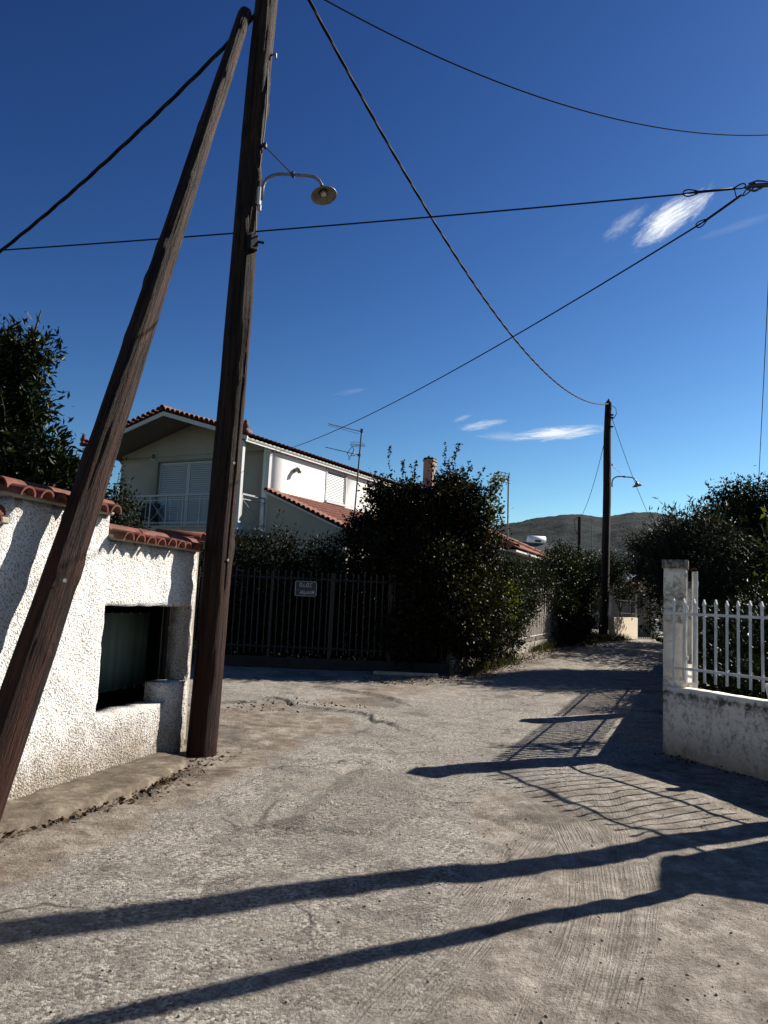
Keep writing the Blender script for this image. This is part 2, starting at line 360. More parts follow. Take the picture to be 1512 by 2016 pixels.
# ---------------- ground ----------------
def ground_mat():
    t = NT('worn_road_surface')
    dirt = t.attr('dirt'); track = t.attr('track'); tu = t.attr('tu'); tv = t.attr('tv'); dk = t.attr('dark'); soil = t.attr('soil'); rub = t.attr('rough')
    gd_ = t.attr('garden')
    agg = t.vor(58, 'F1'); agc = t.n('ShaderNodeTexVoronoi'); t.ln(t.obj(), agc.inputs['Vector']); agc.inputs['Scale'].default_value = 58
    a2 = t.vor(150, 'F1'); n1 = t.noise(3.0, 7, .65); n2 = t.noise(45, 5, .7); n3 = t.noise(.7, 5, .6); n4 = t.noise(120, 4, .75); n5 = t.noise(52, 6, .8)
    sp = t.n('ShaderNodeSeparateColor'); t.ln(agc.outputs['Color'], sp.inputs[0])
    stone = t.ramp(sp.outputs[0], [(0., (.15, .127, .104)), (.3, (.335, .295, .248)), (.7, (.515, .465, .40)), (1., (.76, .70, .61))])
    asp = t.mix(t.ramp(n5, [(.38, .97), (.49, 0.)]), stone, (.04, .034, .03))
    asp = t.mix(t.ramp(n1, [(.45, 0.), (.62, .5)]), asp, (.37, .345, .30))
    asp = t.mix(t.ramp(t.noise(1.9, 7, .7), [(.52, 0.), (.62, .55)]), asp, (.15, .135, .118))
    asp = t.mix(t.ramp(n3, [(.40, 0.), (.6, .35)]), asp, (.20, .18, .16))
    fc = t.vor(.55, 'DISTANCE_TO_EDGE', None); nzv = t.n('ShaderNodeTexNoise'); t.ln(t.obj(), nzv.inputs['Vector']); nzv.inputs['Scale'].default_value = 1.6; nzv.inputs['Detail'].default_value = 7
    va = t.n('ShaderNodeVectorMath', operation='SCALE'); t.ln(nzv.outputs['Color'], va.inputs[0]); va.inputs['Scale'].default_value = .9; vb = t.n('ShaderNodeVectorMath', operation='ADD'); t.ln(t.obj(), vb.inputs[0]); t.ln(va.outputs[0], vb.inputs[1])
    fc = t.ramp(t.vor(.6, 'DISTANCE_TO_EDGE', vb.outputs[0]), [(.004, 1.), (.012, 0.)]); fcm = t.math('MULTIPLY', fc, t.ramp(t.noise(.9, 4, .6), [(.5, 0.), (.58, .75)])); asp = t.mix(fcm, asp, (.05, .042, .035))
    drt = t.ramp(t.noise(5, 8, .72), [(.32, (.10, .078, .058)), (.46, (.23, .195, .155)), (.58, (.37, .325, .265)), (.75, (.54, .49, .41))])
    drt = t.mix(t.ramp(n2, [(.48, 0.), (.66, .75)]), drt, (.11, .078, .05))
    drt = t.mix(t.ramp(t.noise(1.6, 6, .65), [(.48, 0.), (.64, .6)]), drt, (.14, .092, .058))
    dust = t.ramp(t.noise(5, 9, .8), [(.34, (.13, .108, .086)), (.48, (.28, .24, .195)), (.64, (.52, .465, .39))])
    dust = t.mix(t.ramp(n5, [(.36, .9), (.46, 0.)]), dust, (.08, .065, .05))
    dmask = t.ramp(t.math('ADD', dirt, t.math('MULTIPLY', t.math('SUBTRACT', t.noise(5, 9, .75), .5), 1.3)), [(.40, 0.), (.62, 1.)])
    smask = t.ramp(t.math('ADD', soil, t.math('MULTIPLY', t.math('SUBTRACT', t.noise(4, 9, .75), .5), 1.5)), [(.38, 0.), (.62, 1.)])
    asp = t.mix(t.math('MULTIPLY', rub, .38), asp, t.mix(t.ramp(t.noise(26, 5, .7), [(.4, 0.), (.6, 1.)]), (.06, .052, .044), (.30, .27, .235)))
    col = t.mix(smask, asp, dust); col = t.mix(dmask, col, drt)
    # tyre tread: streaks and lugs pressed into the dust, following each track
    cb = t.n('ShaderNodeCombineXYZ'); t.ln(t.math('MULTIPLY', tu, 80.), cb.inputs[0]); t.ln(t.math('MULTIPLY', tv, 1.6), cb.inputs[1])
    rib = t.ramp(t.noise(1., 3, .55, cb.outputs[0]), [(.40, 0.), (.60, 1.)])
    lug = t.math('SINE', t.math('ADD', t.math('MULTIPLY', tv, 2*math.pi/.030), t.math('MULTIPLY', t.math('ABSOLUTE', tu), 55.)))
    tread = t.math('ADD', rib, t.math('MULTIPLY', t.math('MULTIPLY', lug, rib), .22))
    tk = t.math('MULTIPLY', track, t.ramp(t.noise(2.2, 7, .75), [(.38, .1), (.54, 1.)]))
    col = t.mix(t.math('MULTIPLY', tk, t.math('ADD', t.math('MULTIPLY', t.math('SUBTRACT', 1., rib), .36), .08)), col, (.19, .16, .13))
    col = t.mix(t.math('MULTIPLY', t.math('MULTIPLY', tk, rib), .22), col, (.55, .50, .43))
    col = t.mix(t.math('MULTIPLY', dk, t.ramp(n2, [(.3, .5), (.6, 1.)])), col, (.045, .036, .028))
    col = t.mix(gd_, col, (.055, .042, .028))
    hard = t.math('SUBTRACT', 1., t.math('MAXIMUM', t.math('MULTIPLY', dmask, .85), t.math('MULTIPLY', smask, .55)))
    h = t.math('MULTIPLY', t.math('ADD', t.math('MULTIPLY', agg, -.45), t.math('ADD', t.math('MULTIPLY', a2, -.3), t.math('MULTIPLY', n5, 1.5))), t.math('ADD', hard, .25))
    h = t.math('ADD', h, t.math('ADD', t.math('MULTIPLY', n2, 1.0), t.math('MULTIPLY', n4, .5)))
    h = t.math('ADD', h, t.math('MULTIPLY', t.math('MULTIPLY', tread, tk), .5))
    h = t.math('ADD', h, t.math('MULTIPLY', rub, t.math('MULTIPLY', t.noise(24, 5, .7), 2.6)))
    return t.fin(col, .92, t.bump(h, 1., .022), .2)
MT['ground'] = ground_mat()
MT['soil'] = m_simple('garden_soil', (.06, .046, .03), .95, .4, 2.5, .03, grime=(.06, .06, .03))

def seg_info(X, Y, line):
    best = np.full(X.shape, 1e9); off = np.zeros(X.shape); par = np.zeros(X.shape); acc = 0
    for (a, b) in zip(line[:-1], line[1:]):
        a = np.array(a[:2]); b = np.array(b[:2]); d = b-a; L = np.hypot(*d)+1e-9
        t_ = np.clip(((X-a[0])*d[0]+(Y-a[1])*d[1])/L**2, 0, 1)
        dx = X-a[0]-d[0]*t_; dy = Y-a[1]-d[1]*t_; dist = np.hypot(dx, dy); sgn = (d[0]*(Y-a[1])-d[1]*(X-a[0]))/L
        mk = dist < best; best = np.where(mk, dist, best); off = np.where(mk, sgn, off); par = np.where(mk, acc+t_*L, par); acc += L
    return best, off, par
def inpoly(X, Y, poly):
    c = np.zeros(X.shape, bool); n = len(poly)
    for i in range(n):
        x1, y1 = poly[i][:2]; x2, y2 = poly[(i+1) % n][:2]
        cond = ((y1 > Y) != (y2 > Y)) & (X < (x2-x1)*(Y-y1)/((y2-y1) or 1e-9)+x1); c ^= cond
    return c
def sdf(X, Y, poly):
    d, _, _ = seg_info(X, Y, list(poly)+[poly[0]]); return np.where(inpoly(X, Y, poly), d, -d)
def wpt_(s): return (-1.93-.277*s-.24, 7.72-.961*s+.07)
gp = lambda pts: [G(*p)[:2] for p in pts]
ys = np.concatenate([np.arange(-3, 2.4, .15), 2.4+np.cumsum(.0055*(2.4*1.0057**np.arange(0, 380))), ])
ys = ys[ys < 20]; ys = np.concatenate([ys, np.arange(20, 46, .16)])
us = np.linspace(-1, 1.05, 940)
YY, UU = np.meshgrid(ys, us, indexing='ij')
XX = UU*np.where(YY < 2.4, 2.6+(np.maximum(2.4-YY, 0)*.3), .2+YY*1.0); XX = np.clip(XX, -11, 22)*1.0
X, Y_ = XX, YY
wob = (fbm(X*1.7, Y_*1.7, 5, 3)-.5)*.35; wob2 = (fbm(X*1.7, Y_*1.7, 5, 8)-.5)*.35
Xw, Yw = X+wob, Y_+wob2
Zg = hgt(X, Y_)+(fbm(X*.6, Y_*.6, 3, 1)-.5)*.07+(fbm(X*2.6, Y_*2.6, 4, 5)-.5)*.028+(fbm(X*11, Y_*11, 3, 2)-.5)*.008
dirtpoly = gp([(-400, 1900), (0, 1775), (130, 1712), (330, 1612), (480, 1540), (600, 1482), (742, 1432), (722, 1414), (600, 1400), (540, 1382), (500, 1384), (430, 1386), (330, 1380), (250, 1500), (0, 1610), (-400, 1700)])
dd = sdf(Xw, Yw, dirtpoly)
dirt = sstep(-.15, .4, dd)*(.55+.45*sstep(8.2, 6.8, Y_-X*.0)+.3*fbm(X*2, Y_*2, 4, 81))
dirt2 = gp([(560, 1385), (700, 1345), (860, 1330), (980, 1310), (1100, 1280), (1160, 1285), (1060, 1325), (900, 1352), (760, 1400), (720, 1412)])
dirt = np.maximum(dirt, .62*sstep(-.3, .5, sdf(Xw, Yw, dirt2)))
soilp = gp([(880, 1560), (1080, 1540), (1320, 1490), (1700, 1600), (1900, 2400), (900, 2500), (760, 2040), (830, 1960), (900, 1800), (940, 1690)])
soil = sstep(-.35, .45, sdf(Xw, Yw, soilp))*.85
soil = np.maximum(soil, .55*sstep(10, 14, Y_+wob*3)); soil = np.maximum(soil, .4*(fbm(X*.9, Y_*.9, 4, 12) > .58))
# eroded edge of the old asphalt layer left of centre
wob3 = (fbm(X*4, Y_*4, 5, 63)-.5)*.42; wob4 = (fbm(X*4, Y_*4, 5, 64)-.5)*.42
el = gp([(300, 1392), (430, 1386), (505, 1384), (540, 1376), (580, 1394), (640, 1402), (690, 1406), (722, 1412), (738, 1424), (752, 1428)])
ed, eo, ep = seg_info(X+wob*.5+wob3*.5, Y_+wob2*.5+wob4*.5, el)
Zg += .035*sstep(-.035, .035, eo)*np.exp(-(ed/.9)**2)*(Y_ > 8.5)
dark = np.exp(-(np.abs(ed)/.028)**2)*1.0*sstep(.22, .48, fbm(X*1.6, Y_*1.6, 3, 22))
# long seam of the dirt/asphalt border, hollow wheel rut and coarse patch
sm = gp([(-200, 1850), (130, 1722), (330, 1618), (470, 1552), (620, 1478), (750, 1425)])
e2, o2, _ = seg_info(X+wob*.1, Y_+wob2*.1, sm); dark = np.maximum(dark, np.exp(-(e2/.012)**2)*.35); Zg += .018*sstep(.02, -.02, o2)*(e2 < 3)*np.exp(-(e2/.6)**2)
rut = gp([(540, 1625), (600, 1583), (655, 1545), (706, 1508)])
e3, o3, p3 = seg_info(X+wob3*.25, Y_+wob4*.25, rut); Zg -= .022*np.exp(-(e3/.10)**2); Zg += .012*np.exp(-(np.abs(e3-.2)/.07)**2)
patch = gp([(520, 1632), (560, 1585), (690, 1515), (790, 1525), (850, 1562), (840, 1595), (770, 1628), (700, 1652), (600, 1645)])
pd = sdf(X+wob*.7+wob3*.3, Y_+wob2*.7+wob4*.3, patch); rough = sstep(-.05, .08, pd)*(1-np.exp(-(e3/.11)**2)); Zg += .022*sstep(-.03, .05, pd)
dark = np.maximum(dark, .55*np.exp(-(np.abs(pd)/.03)**2)*(fbm(X*5, Y_*5, 3, 31)))
hole = gp([(928, 1652), (965, 1655), (1010, 1668), (1000, 1690), (950, 1680)])
hd = sdf(X, Y_, hole); Zg -= .03*sstep(-.02, .05, hd)
l5 = gp([(848, 1575), (900, 1585), (1000, 1620), (1060, 1640)]); e5, _, _ = seg_info(X+wob*.2, Y_+wob2*.2, l5); dark = np.maximum(dark, .3*np.exp(-(e5/.03)**2)); Zg -= .015*np.exp(-(e5/.06)**2)
ur = gp([(600, 1352), (660, 1358), (720, 1368), (775, 1382)]); e6, o6, _ = seg_info(X, Y_, ur); Zg += .05*sstep(-.05, .05, o6)*np.exp(-(e6/.35)**2); dark = np.maximum(dark, .6*np.exp(-(np.abs(e6)/.03)**2)*(fbm(X*3, Y_*3, 3, 41) > .5))
dark = np.maximum(dark, .55*sstep(.62, .74, fbm(X*1.3, Y_*1.3, 5, 52)))
kl = gp([(-300, 1742), (0, 1646), (120, 1612), (250, 1572), (340, 1532)]); e7, _, _ = seg_info(X+wob*.2, Y_+wob2*.2, kl); dark = np.maximum(dark, .7*np.exp(-(e7/.07)**2))
track = np.zeros(X.shape); tu = np.zeros(X.shape); tv = np.zeros(X.shape)
for ln_, hw in [([(1075, 1570), (1120, 1610), (1165, 1690), (1175, 1780), (1150, 1880), (1105, 2010), (1080, 2100)], .19),
                ([(1195, 1560), (1235, 1640), (1255, 1740), (1240, 1850), (1205, 1960)], .12),
                ([(1065, 1640), (1015, 1700), (960, 1790), (890, 1870), (800, 1960), (700, 2080)], .17),
                ([(990, 1660), (945, 1700), (900, 1760)], .08)]:
    e, o, p = seg_info(X, Y_, gp(ln_)); k = sstep(hw+.05, hw-.03, e)
    mk = k > track; tu = np.where(mk, o, tu); tv = np.where(mk, p, tv); track = np.where(mk, k, track); Zg -= .012*sstep(hw+.04, hw-.06, e)
garden = inpoly(X, Y_, [(-12, 15.5), (1.5, 15.9), (4.3, 21.2), (7.4, 27.1), (9.7, 29.5), (10, 50), (-12, 50)]) | inpoly(X, Y_, [(3.45, 9.1), (4.9, 5.6), (30, 5.6), (30, 50), (19, 44), (8.3, 20.8)]) | inpoly(X, Y_, [tuple(wpt_(6)), tuple(wpt_(-.2)), (-4, 12), (-30, 12), (-30, 0)])
idx = np.arange(X.size).reshape(X.shape)
Fq = np.stack([idx[:-1, :-1], idx[:-1, 1:], idx[1:, 1:], idx[1:, :-1]], -1).reshape(-1, 4)
keep = np.abs(X[:-1, 1:]-X[:-1, :-1]).ravel() > 1e-6
Fq = Fq[keep]
rd = np_mesh('road', np.stack([X.ravel(), Y_.ravel(), Zg.ravel()], -1), Fq, MT['ground'], smooth=True,
             attrs={n: ('POINT', a.ravel()) for n, a in dict(dirt=dirt, soil=soil, track=track, tu=tu, tv=tv, dark=np.clip(dark, 0, 1), rough=rough, garden=garden.astype(float)).items()})
tag(rd, 'cracked grey village road with dusty edges and tyre tracks', 'road', kind='structure')
def groundz(x, y): return float(hgt(x, y)+(fbm(x*.6, y*.6, 3, 1)-.5)*.07+(fbm(x*2.6, y*2.6, 4, 5)-.5)*.028)
# wide ground sheet
c1 = np.array(sorted(set([float(s*v) for s in (-1, 1) for v in [0, 2, 4, 6, 8, 10, 12, 14, 16, 18, 20, 24, 28, 34, 42, 55, 80, 120, 200, 400, 800, 1600, 3200, 6000]])))
GX, GY = np.meshgrid(c1, c1, indexing='ij'); GZ = hgt(GX, GY)-.09
ii = np.arange(GX.size).reshape(GX.shape)
gs = np_mesh('ground', np.stack([GX.ravel(), GY.ravel(), GZ.ravel()], -1), np.stack([ii[:-1, :-1], ii[1:, :-1], ii[1:, 1:], ii[:-1, 1:]], -1).reshape(-1, 4), MT['soil'], smooth=True)
tag(gs, 'dark earth of the gardens and fields around the road', 'ground', kind='structure')

# hills
def hills():
    t = NT('scrub_hillside'); n = t.noise(.012, 8, .7); s2 = t.noise(.09, 5, .7); st_ = t.noise(.02, 5, .6, t.map((1, 1, 5)))
    col = t.ramp(n, [(.3, (.009, .015, .016)), (.6, (.017, .025, .026)), (.8, (.031, .037, .037))])
    col = t.mix(t.ramp(s2, [(.5, 0.), (.64, .75)]), col, (.020, .030, .024)); col = t.mix(t.ramp(st_, [(.52, 0.), (.6, .4)]), col, (.055, .055, .048))
    mat = t.fin(col, .95, t.bump(s2, .8, 9.), .1)
    prof = [(-900, 1010), (-200, 1040), (300, 1060), (700, 1075), (940, 1040), (1000, 1031), (1060, 1021), (1110, 1012), (1150, 1013), (1185, 1018), (1215, 1014), (1245, 1009), (1290, 1009), (1330, 1019), (1370, 1027), (1400, 1021), (1450, 1010), (1512, 1000), (1700, 985), (2200, 1010), (3200, 1060)]
    az = []; tn = []
    for px, py in prof:
        d = ray(px, py); az.append(math.atan2(d[0], d[1])); tn.append(d[2]/math.hypot(d[0], d[1]))
    A = np.linspace(-1.1, 1.15, 700); Rr = np.concatenate([np.linspace(1000, 2400, 60), np.linspace(2420, 2900, 8)])
    T = np.interp(A, az, tn)
    AA, RR = np.meshgrid(A, Rr, indexing='ij'); TT = np.repeat(T[:, None], len(Rr), 1)
    k = np.clip((RR-1000)/1400, 0, 1); z = TT*2400*(k**1.25)*1.0
    z = np.where(RR > 2400, TT*2400*(1-(RR-2400)/1400), z)
    X_ = RR*np.sin(AA); Yq = RR*np.cos(AA)
    z = z+(fbm(X_/210, Yq/210, 5, 77)-.5)*75*np.sin(np.clip(k, 0, 1)*math.pi)+(fbm(X_/40, Yq/40, 3, 70)-.5)*9*k+(fbm(AA*420, RR*0+3, 2, 60)-.3)*4.5*(k > .96)*(RR < 2420)
    id_ = np.arange(z.size).reshape(z.shape)
    o = np_mesh('hills', np.stack([X_.ravel(), Yq.ravel(), (z+1.2).ravel()], -1), np.stack([id_[:-1, :-1], id_[:-1, 1:], id_[1:, 1:], id_[1:, :-1]], -1).reshape(-1, 4), mat, smooth=True)
    tag(o, 'dark scrub covered hills on the horizon', 'hills', kind='structure')
hills()

# raised pavement strip at the foot of the left wall
def strip(name, outer, inner, h0, mat, label, n=60, kind='structure'):
    # outer / inner: polylines on the ground; top raised h0
    def samp(line, n):
        P = np.array([p[:2] for p in line]); L = np.r_[0, np.cumsum(np.hypot(*np.diff(P, axis=0).T))]; tt = np.linspace(0, L[-1], n)
        return np.stack([np.interp(tt, L, P[:, 0]), np.interp(tt, L, P[:, 1])], -1)
    o = samp(outer, n); i_ = samp(inner, n); mcols = 9; V = []; 
    for k in range(n):
        jit = (vn(k*.6, 3.3, 5)-.5)*.05
        for j in range(mcols+2):
            if j == 0: p = o[k]+jit*(o[k]-i_[k])*.5; z = groundz(*p)-.06
            else:
                f = (j-1)/mcols+ (0.02 if j == 1 else 0); p = o[k]*(1-f)+i_[k]*f+jit*(o[k]-i_[k])*.5*(1-f)
                z = float(hgt(*p))+h0*(1-.25*(vn(k*.35, j*.3, 8)))+(vn(p[0]*9, p[1]*9, 4)-.5)*.012-(.014 if j == 1 else 0)
            V.append((p[0], p[1], z))
    w_ = mcols+2; Fc = [(k*w_+j, k*w_+j+1, (k+1)*w_+j+1, (k+1)*w_+j) for k in range(n-1) for j in range(w_-1)]
    ob = np_mesh(name, V, Fc, mat, smooth=True); bm_fix(ob.data); tag(ob, label, name.split('_')[0], kind=kind); return ob
t = NT('worn_pavement'); nn = t.noise(6, 8, .7); n2 = t.noise(40, 6, .7)
col = t.ramp(nn, [(.3, (.055, .042, .03)), (.5, (.12, .095, .07)), (.72, (.26, .22, .17))]); col = t.mix(t.ramp(t.noise(2.2, 6, .7), [(.5, 0.), (.62, .7)]), col, (.10, .075, .055))
MT['pave'] = t.fin(col, .92, t.bump(t.math('ADD', nn, t.math('MULTIPLY', n2, .7)), .9, .012), .2)
WE = np.array([-1.93, 7.72]); WD = np.array([-.277, -.961]); WN = np.array([.961, -.277])   # left wall: end point, direction towards the camera, outward normal
def wpt(s, n=0., z=0.): p = WE+WD*s+WN*n; return (p[0], p[1], z)
strip('pavement', [G(-420, 1800)[:2], G(0, 1646)[:2], G(120, 1612)[:2], G(250, 1572)[:2], G(330, 1535)[:2], G(372, 1508)[:2]],
      [wpt(4.6, -.05), wpt(2.2, -.05), wpt(1.6, -.05), wpt(1, -.05), wpt(.5, -.05), wpt(.22, -.05)], .075, MT['pave'], 'narrow raised concrete strip at the foot of the stucco wall', 90)

# ---------------- poles ----------------
def wood_pole(name, A, B, r0, r1, mat, parent=None, seed=0, n=96, knots=14, pointy=.0, ring=.03, amp=1.):
    A = Vector(A); B = Vector(B); L = (B-A).length; m_ = int(L/ring); th = np.linspace(0, 2*math.pi, n, endpoint=False)
    zz = np.linspace(0, L, m_); T, Z = np.meshgrid(th, zz); rad = r0+(r1-r0)*Z/L
    rad = rad*(1+amp*.03*(vn(Z*1.1, 0*Z, seed)-.5)*2+amp*.05*(vn(np.cos(T)*1.3+5, np.sin(T)*1.3+Z*.5+9, seed+1)-.5)*2)
    rad += amp*(vn(T/(2*math.pi)*22 % 22, Z*.9, seed+3)-.5)*.009+amp*(vn(T/(2*math.pi)*50 % 50, Z*3, seed+4)-.5)*.004
    rr = np.random.default_rng(seed)
    for k in range(5):
        t0 = rr.uniform(-2.6, .6); z0 = rr.uniform(0, L*.7); z1 = z0+rr.uniform(1.2, 3.5); dt = np.angle(np.exp(1j*(T-t0-(vn(Z*.8, 0*Z+k, seed+40+k)-.5)*.5)))
        rad -= .022*amp*np.exp(-(dt/.055)**2)*sstep(z0, z0+.3, Z)*(1-sstep(z1-.3, z1, Z))
    for k in range(knots):
        kz = rr.uniform(.4, L-.3); kt = rr.uniform(0, 2*math.pi) if k % 2 else rr.uniform(-1.6, .3)
        dt = np.angle(np.exp(1j*(T-kt))); d = np.hypot(dt*r0/.06, (Z-kz)/.09); rad += .020*amp*np.exp(-d**2)-.014*amp*np.exp(-(d/.4)**2)
    bx = (vn(Z*.35, 0*Z+1, seed+6)-.5)*.07*amp; by = (vn(Z*.35, 0*Z+7, seed+6)-.5)*.07*amp
    if pointy: rad = rad*np.clip((L-Z)/pointy, .12, 1)
    V = np.stack([(rad*np.cos(T)+bx).ravel(), (rad*np.sin(T)+by).ravel(), Z.ravel()], -1)
    i_ = np.arange(m_*n).reshape(m_, n); Fc = np.stack([i_[:-1], np.roll(i_, -1, 1)[:-1], np.roll(i_, -1, 1)[1:], i_[1:]], -1).reshape(-1, 4)
    V = list(V)+[(float(bx[-1, 0]), float(by[-1, 0]), L+.02)]; c = len(V)-1
    Fc = np.vstack([Fc, [(i_[-1, k], i_[-1, (k+1) % n], c, c) for k in range(n)]]) if False else Fc
    me = bpy.data.meshes.new(name); me.from_pydata([tuple(v) for v in V], [], [tuple(f) for f in Fc.tolist()]+[(int(i_[-1, k]), int(i_[-1, (k+1) % n]), c) for k in range(n)])
    me.materials.append(mat); me.polygons.foreach_set('use_smooth', [True]*len(me.polygons))
    o = bpy.data.objects.new(name, me); COL.objects.link(o); q = (B-A).to_track_quat('Z', 'Y')
    if parent: o.parent = parent; o.location = A-Vector(parent.location)
    else: o.location = A
    o.rotation_mode = 'QUATERNION'; o.rotation_quaternion = q
    return o
PB = Vector((-1.695, 7.78, -.1)); PT = Vector((-1.55, 7.80, 9.35))
def on_pole(z): return PB+(PT-PB)*((z-PB.z)/(PT.z-PB.z))
pole = empty('utility_pole', (PB.x, PB.y, 0), 0, 'tall weathered wooden utility pole with bracket lamp beside the wall end', 'utility pole')
wood_pole('shaft', PB, PT, .150, .112, MT['pole'], pole, 3, knots=26)
for zz, ang in [(1.92, -.62), (2.9, -.8)]:
    c = on_pole(zz)+Vector((math.cos(ang)*.15, math.sin(ang)*.15, 0)); MB().tube([c, c+Vector((math.cos(ang), math.sin(ang), 0))*.014], .014, 12).build('nail_tag', MT['metal'], pole, loc=-pole.location)
c = on_pole(5.24); mb = MB(); mb.box(c+Vector((.10, -.10, 0)), (.10, .10, .17), Matrix.Rotation(.7, 3, 'Z'), .01); mb.tube([c+Vector((.16, -.1, .02)), c+Vector((.22, -.08, .02))], .015)
mb.build('wire_clamp', MT['cable'], pole, loc=-pole.location)
mb = MB(); c = on_pole(7.45); mb.tube([c+Vector((.1, 0, 0)), c+Vector((.17, -.02, 0)), c+Vector((.17, -.02, -.05))], .012)
mb.build('hook', MT['metal'], pole, loc=-pole.location)
# the leaning brace
br = empty('brace_pole', (-2.45, 4.9, 0), 0, 'leaning wooden brace pole crossing in front of the white stucco wall', 'utility pole')
LB = Vector(G(-72, 1662)); LB.z = -.15; LT = Vector(at(481, 22, 7.66))
wood_pole('shaft', LB, LT, .134, .070, MT['brace'], br, 11, knots=22)
mb = MB(); dirv = (LT-LB).normalized()
for f, an in [(.22, -.75)]:
    c = LB+(LT-LB)*f+Vector((math.cos(an)*.125, math.sin(an)*.125, .02)); mb.tube([c, c+Vector((math.cos(an), math.sin(an), 0))*.014], .014, 12)
mb.build('nail_tag', MT['metal'], br, loc=-br.location)

def street_lamp(name, base, height, side, scale, label, mat, px_r, plate=True):
    e = empty(name, base, side, label, 'street lamp', 'bracket lamps on the wooden poles')
    s = scale; mb = MB()
    pts = [(0, 0, -.05), (0, 0, .09), (.012, 0, .14), (.04, 0, .185), (.09, 0, .222), (.16, 0, .24), (.30, 0, .237), (.50, 0, .222), (.555, 0, .21), (.60, 0, .175), (.628, 0, .13), (.64, 0, .10)]
    mb.tube([Vector(p)*s for p in pts], .017*s, 12); mb.build('arm', MT['metal'], e, True)
    mb = MB(); mb.tube([Vector((.0, .0, .55))*s, Vector((.31, 0, .24))*s], .007*s, 6); mb.box(Vector((-.005, 0, .56))*s, (.03*s, .05*s, .05*s)); mb.box(Vector((.315, 0, .235))*s, (.03*s, .045*s, .05*s)); mb.build('stay', MT['lampback'], e)
    if plate:
        mb = MB(); mb.box(Vector((-.035, -.01, -.02))*s, (.05*s, .06*s, .20*s), None, .006); mb.box(Vector((-.02, 0, -.14))*s, (.03*s, .03*s, .06*s)); mb.build('wall_plate', MT['trim'], e)
    head = empty('lamp_head', Vector((.645, 0, .075))*s); head.parent = e; head.rotation_euler = (R(0), R(-14), 0)
    # shade: shallow open cone of enamelled steel with thickness
    prof = [(.018, .03), (.03, .02), (.042, .0), (.045, -.025), (.075, -.045), (.115, -.066), (.136, -.078), (.140, -.086)]
    inner = [(r-.004, z-.006) for r, z in prof[::-1] if r > .03]
    pr_ = prof+inner; n = 36; V = [(r*s*math.cos(2*math.pi*k/n), r*s*math.sin(2*math.pi*k/n), z*s) for r, z in pr_ for k in range(n)]
    Fc = [(i*n+k, i*n+(k+1) % n, (i+1)*n+(k+1) % n, (i+1)*n+k) for i in range(len(pr_)-1) for k in range(n)]
    o = MB().add(V, Fc).build('lamp_shade', MT['lampenamel'], head, True)
    MB().tube([Vector((0, 0, .05))*s, Vector((0, 0, .0))*s, Vector((0, 0, -.04))*s], [.02*s, .032*s, .038*s], 16).build('socket', MT['lampback'], head, True)
    MB().tube([Vector((0, 0, z))*s for z in (-.03, -.045, -.065, -.08, -.088)], [.02*s, .03*s, .034*s, .026*s, .01*s], 16).build('bulb', MT['bulb'], head, True)
    return e, head
c = on_pole(5.82)
lp, hd = street_lamp('street_lamp', (c.x+.150, c.y-.03, 5.815), 0, R(-4), 1.0, 'grey bracket lamp with round enamel shade on the near pole', None, 0)
hd.rotation_euler = (R(-11), R(-14), 0)

# far pole
fb = G(1194, 1256); FB = Vector((7.80, 27.0, .5)); FT = Vector(at(1199, 785, 27.0))
fp = empty('utility_pole', (FB.x, FB.y, FB.z), 0, 'dark wooden utility pole standing by the hedge far down the road', 'utility pole')
wood_pole('shaft', FB, FT, .158, .118, MT['farpole'], fp, 21, n=24, knots=8, pointy=.16, ring=.08)
for zz in (.62, .72, 1.05): 
    mb = MB(); c = FT-Vector((0, 0, zz)); mb.box(c+Vector((.0, -.12, 0)), (.26, .06, .05)); mb.tube([c+Vector((-.13, -.1, -.02)), c+Vector((-.13, -.1, .08))], .035, 8); mb.build('insulator', MT['cable'], fp, loc=-fp.location)
mb = MB(); c = FT-Vector((0, 0, .35)); mb.tube([c+Vector((.1, -.02, .1)), c+Vector((.24, -.05, .0)), c+Vector((.26, -.05, -.2)), c+Vector((.18, -.03, -.36)), c+Vector((.1, 0, -.4))], .012, 6)
mb.build('jumper_cable', MT['cable'], fp, loc=-fp.location)
la = at(1205, 955, 26.9)
street_lamp('street_lamp', tuple(la), 0, R(-10), 1.3, 'small dark bracket lamp on the distant pole', None, 0, False)

# right pole outside the frame that holds the strain wires and throws the long shadows
RB = Vector((4.85, 7.05, -.1)); RT = Vector((4.72, 7.05, 9.0))
rp = empty('utility_pole', (RB.x, RB.y, 0), 0, 'wooden utility pole just beyond the right edge holding the strain clamps', 'utility pole')
wood_pole('shaft', RB, RT, .15, .11, MT['pole'], rp, 31, n=32)
rb2 = empty('wooden_post', (3.62, 5.72, 0), 0, 'slim wooden post beyond the right edge of the view', 'post')
wood_pole('shaft', (3.62, 5.74, -.1), (3.42, 5.28, 5.2), .075, .06, MT['pole'], rb2, 33, n=24)

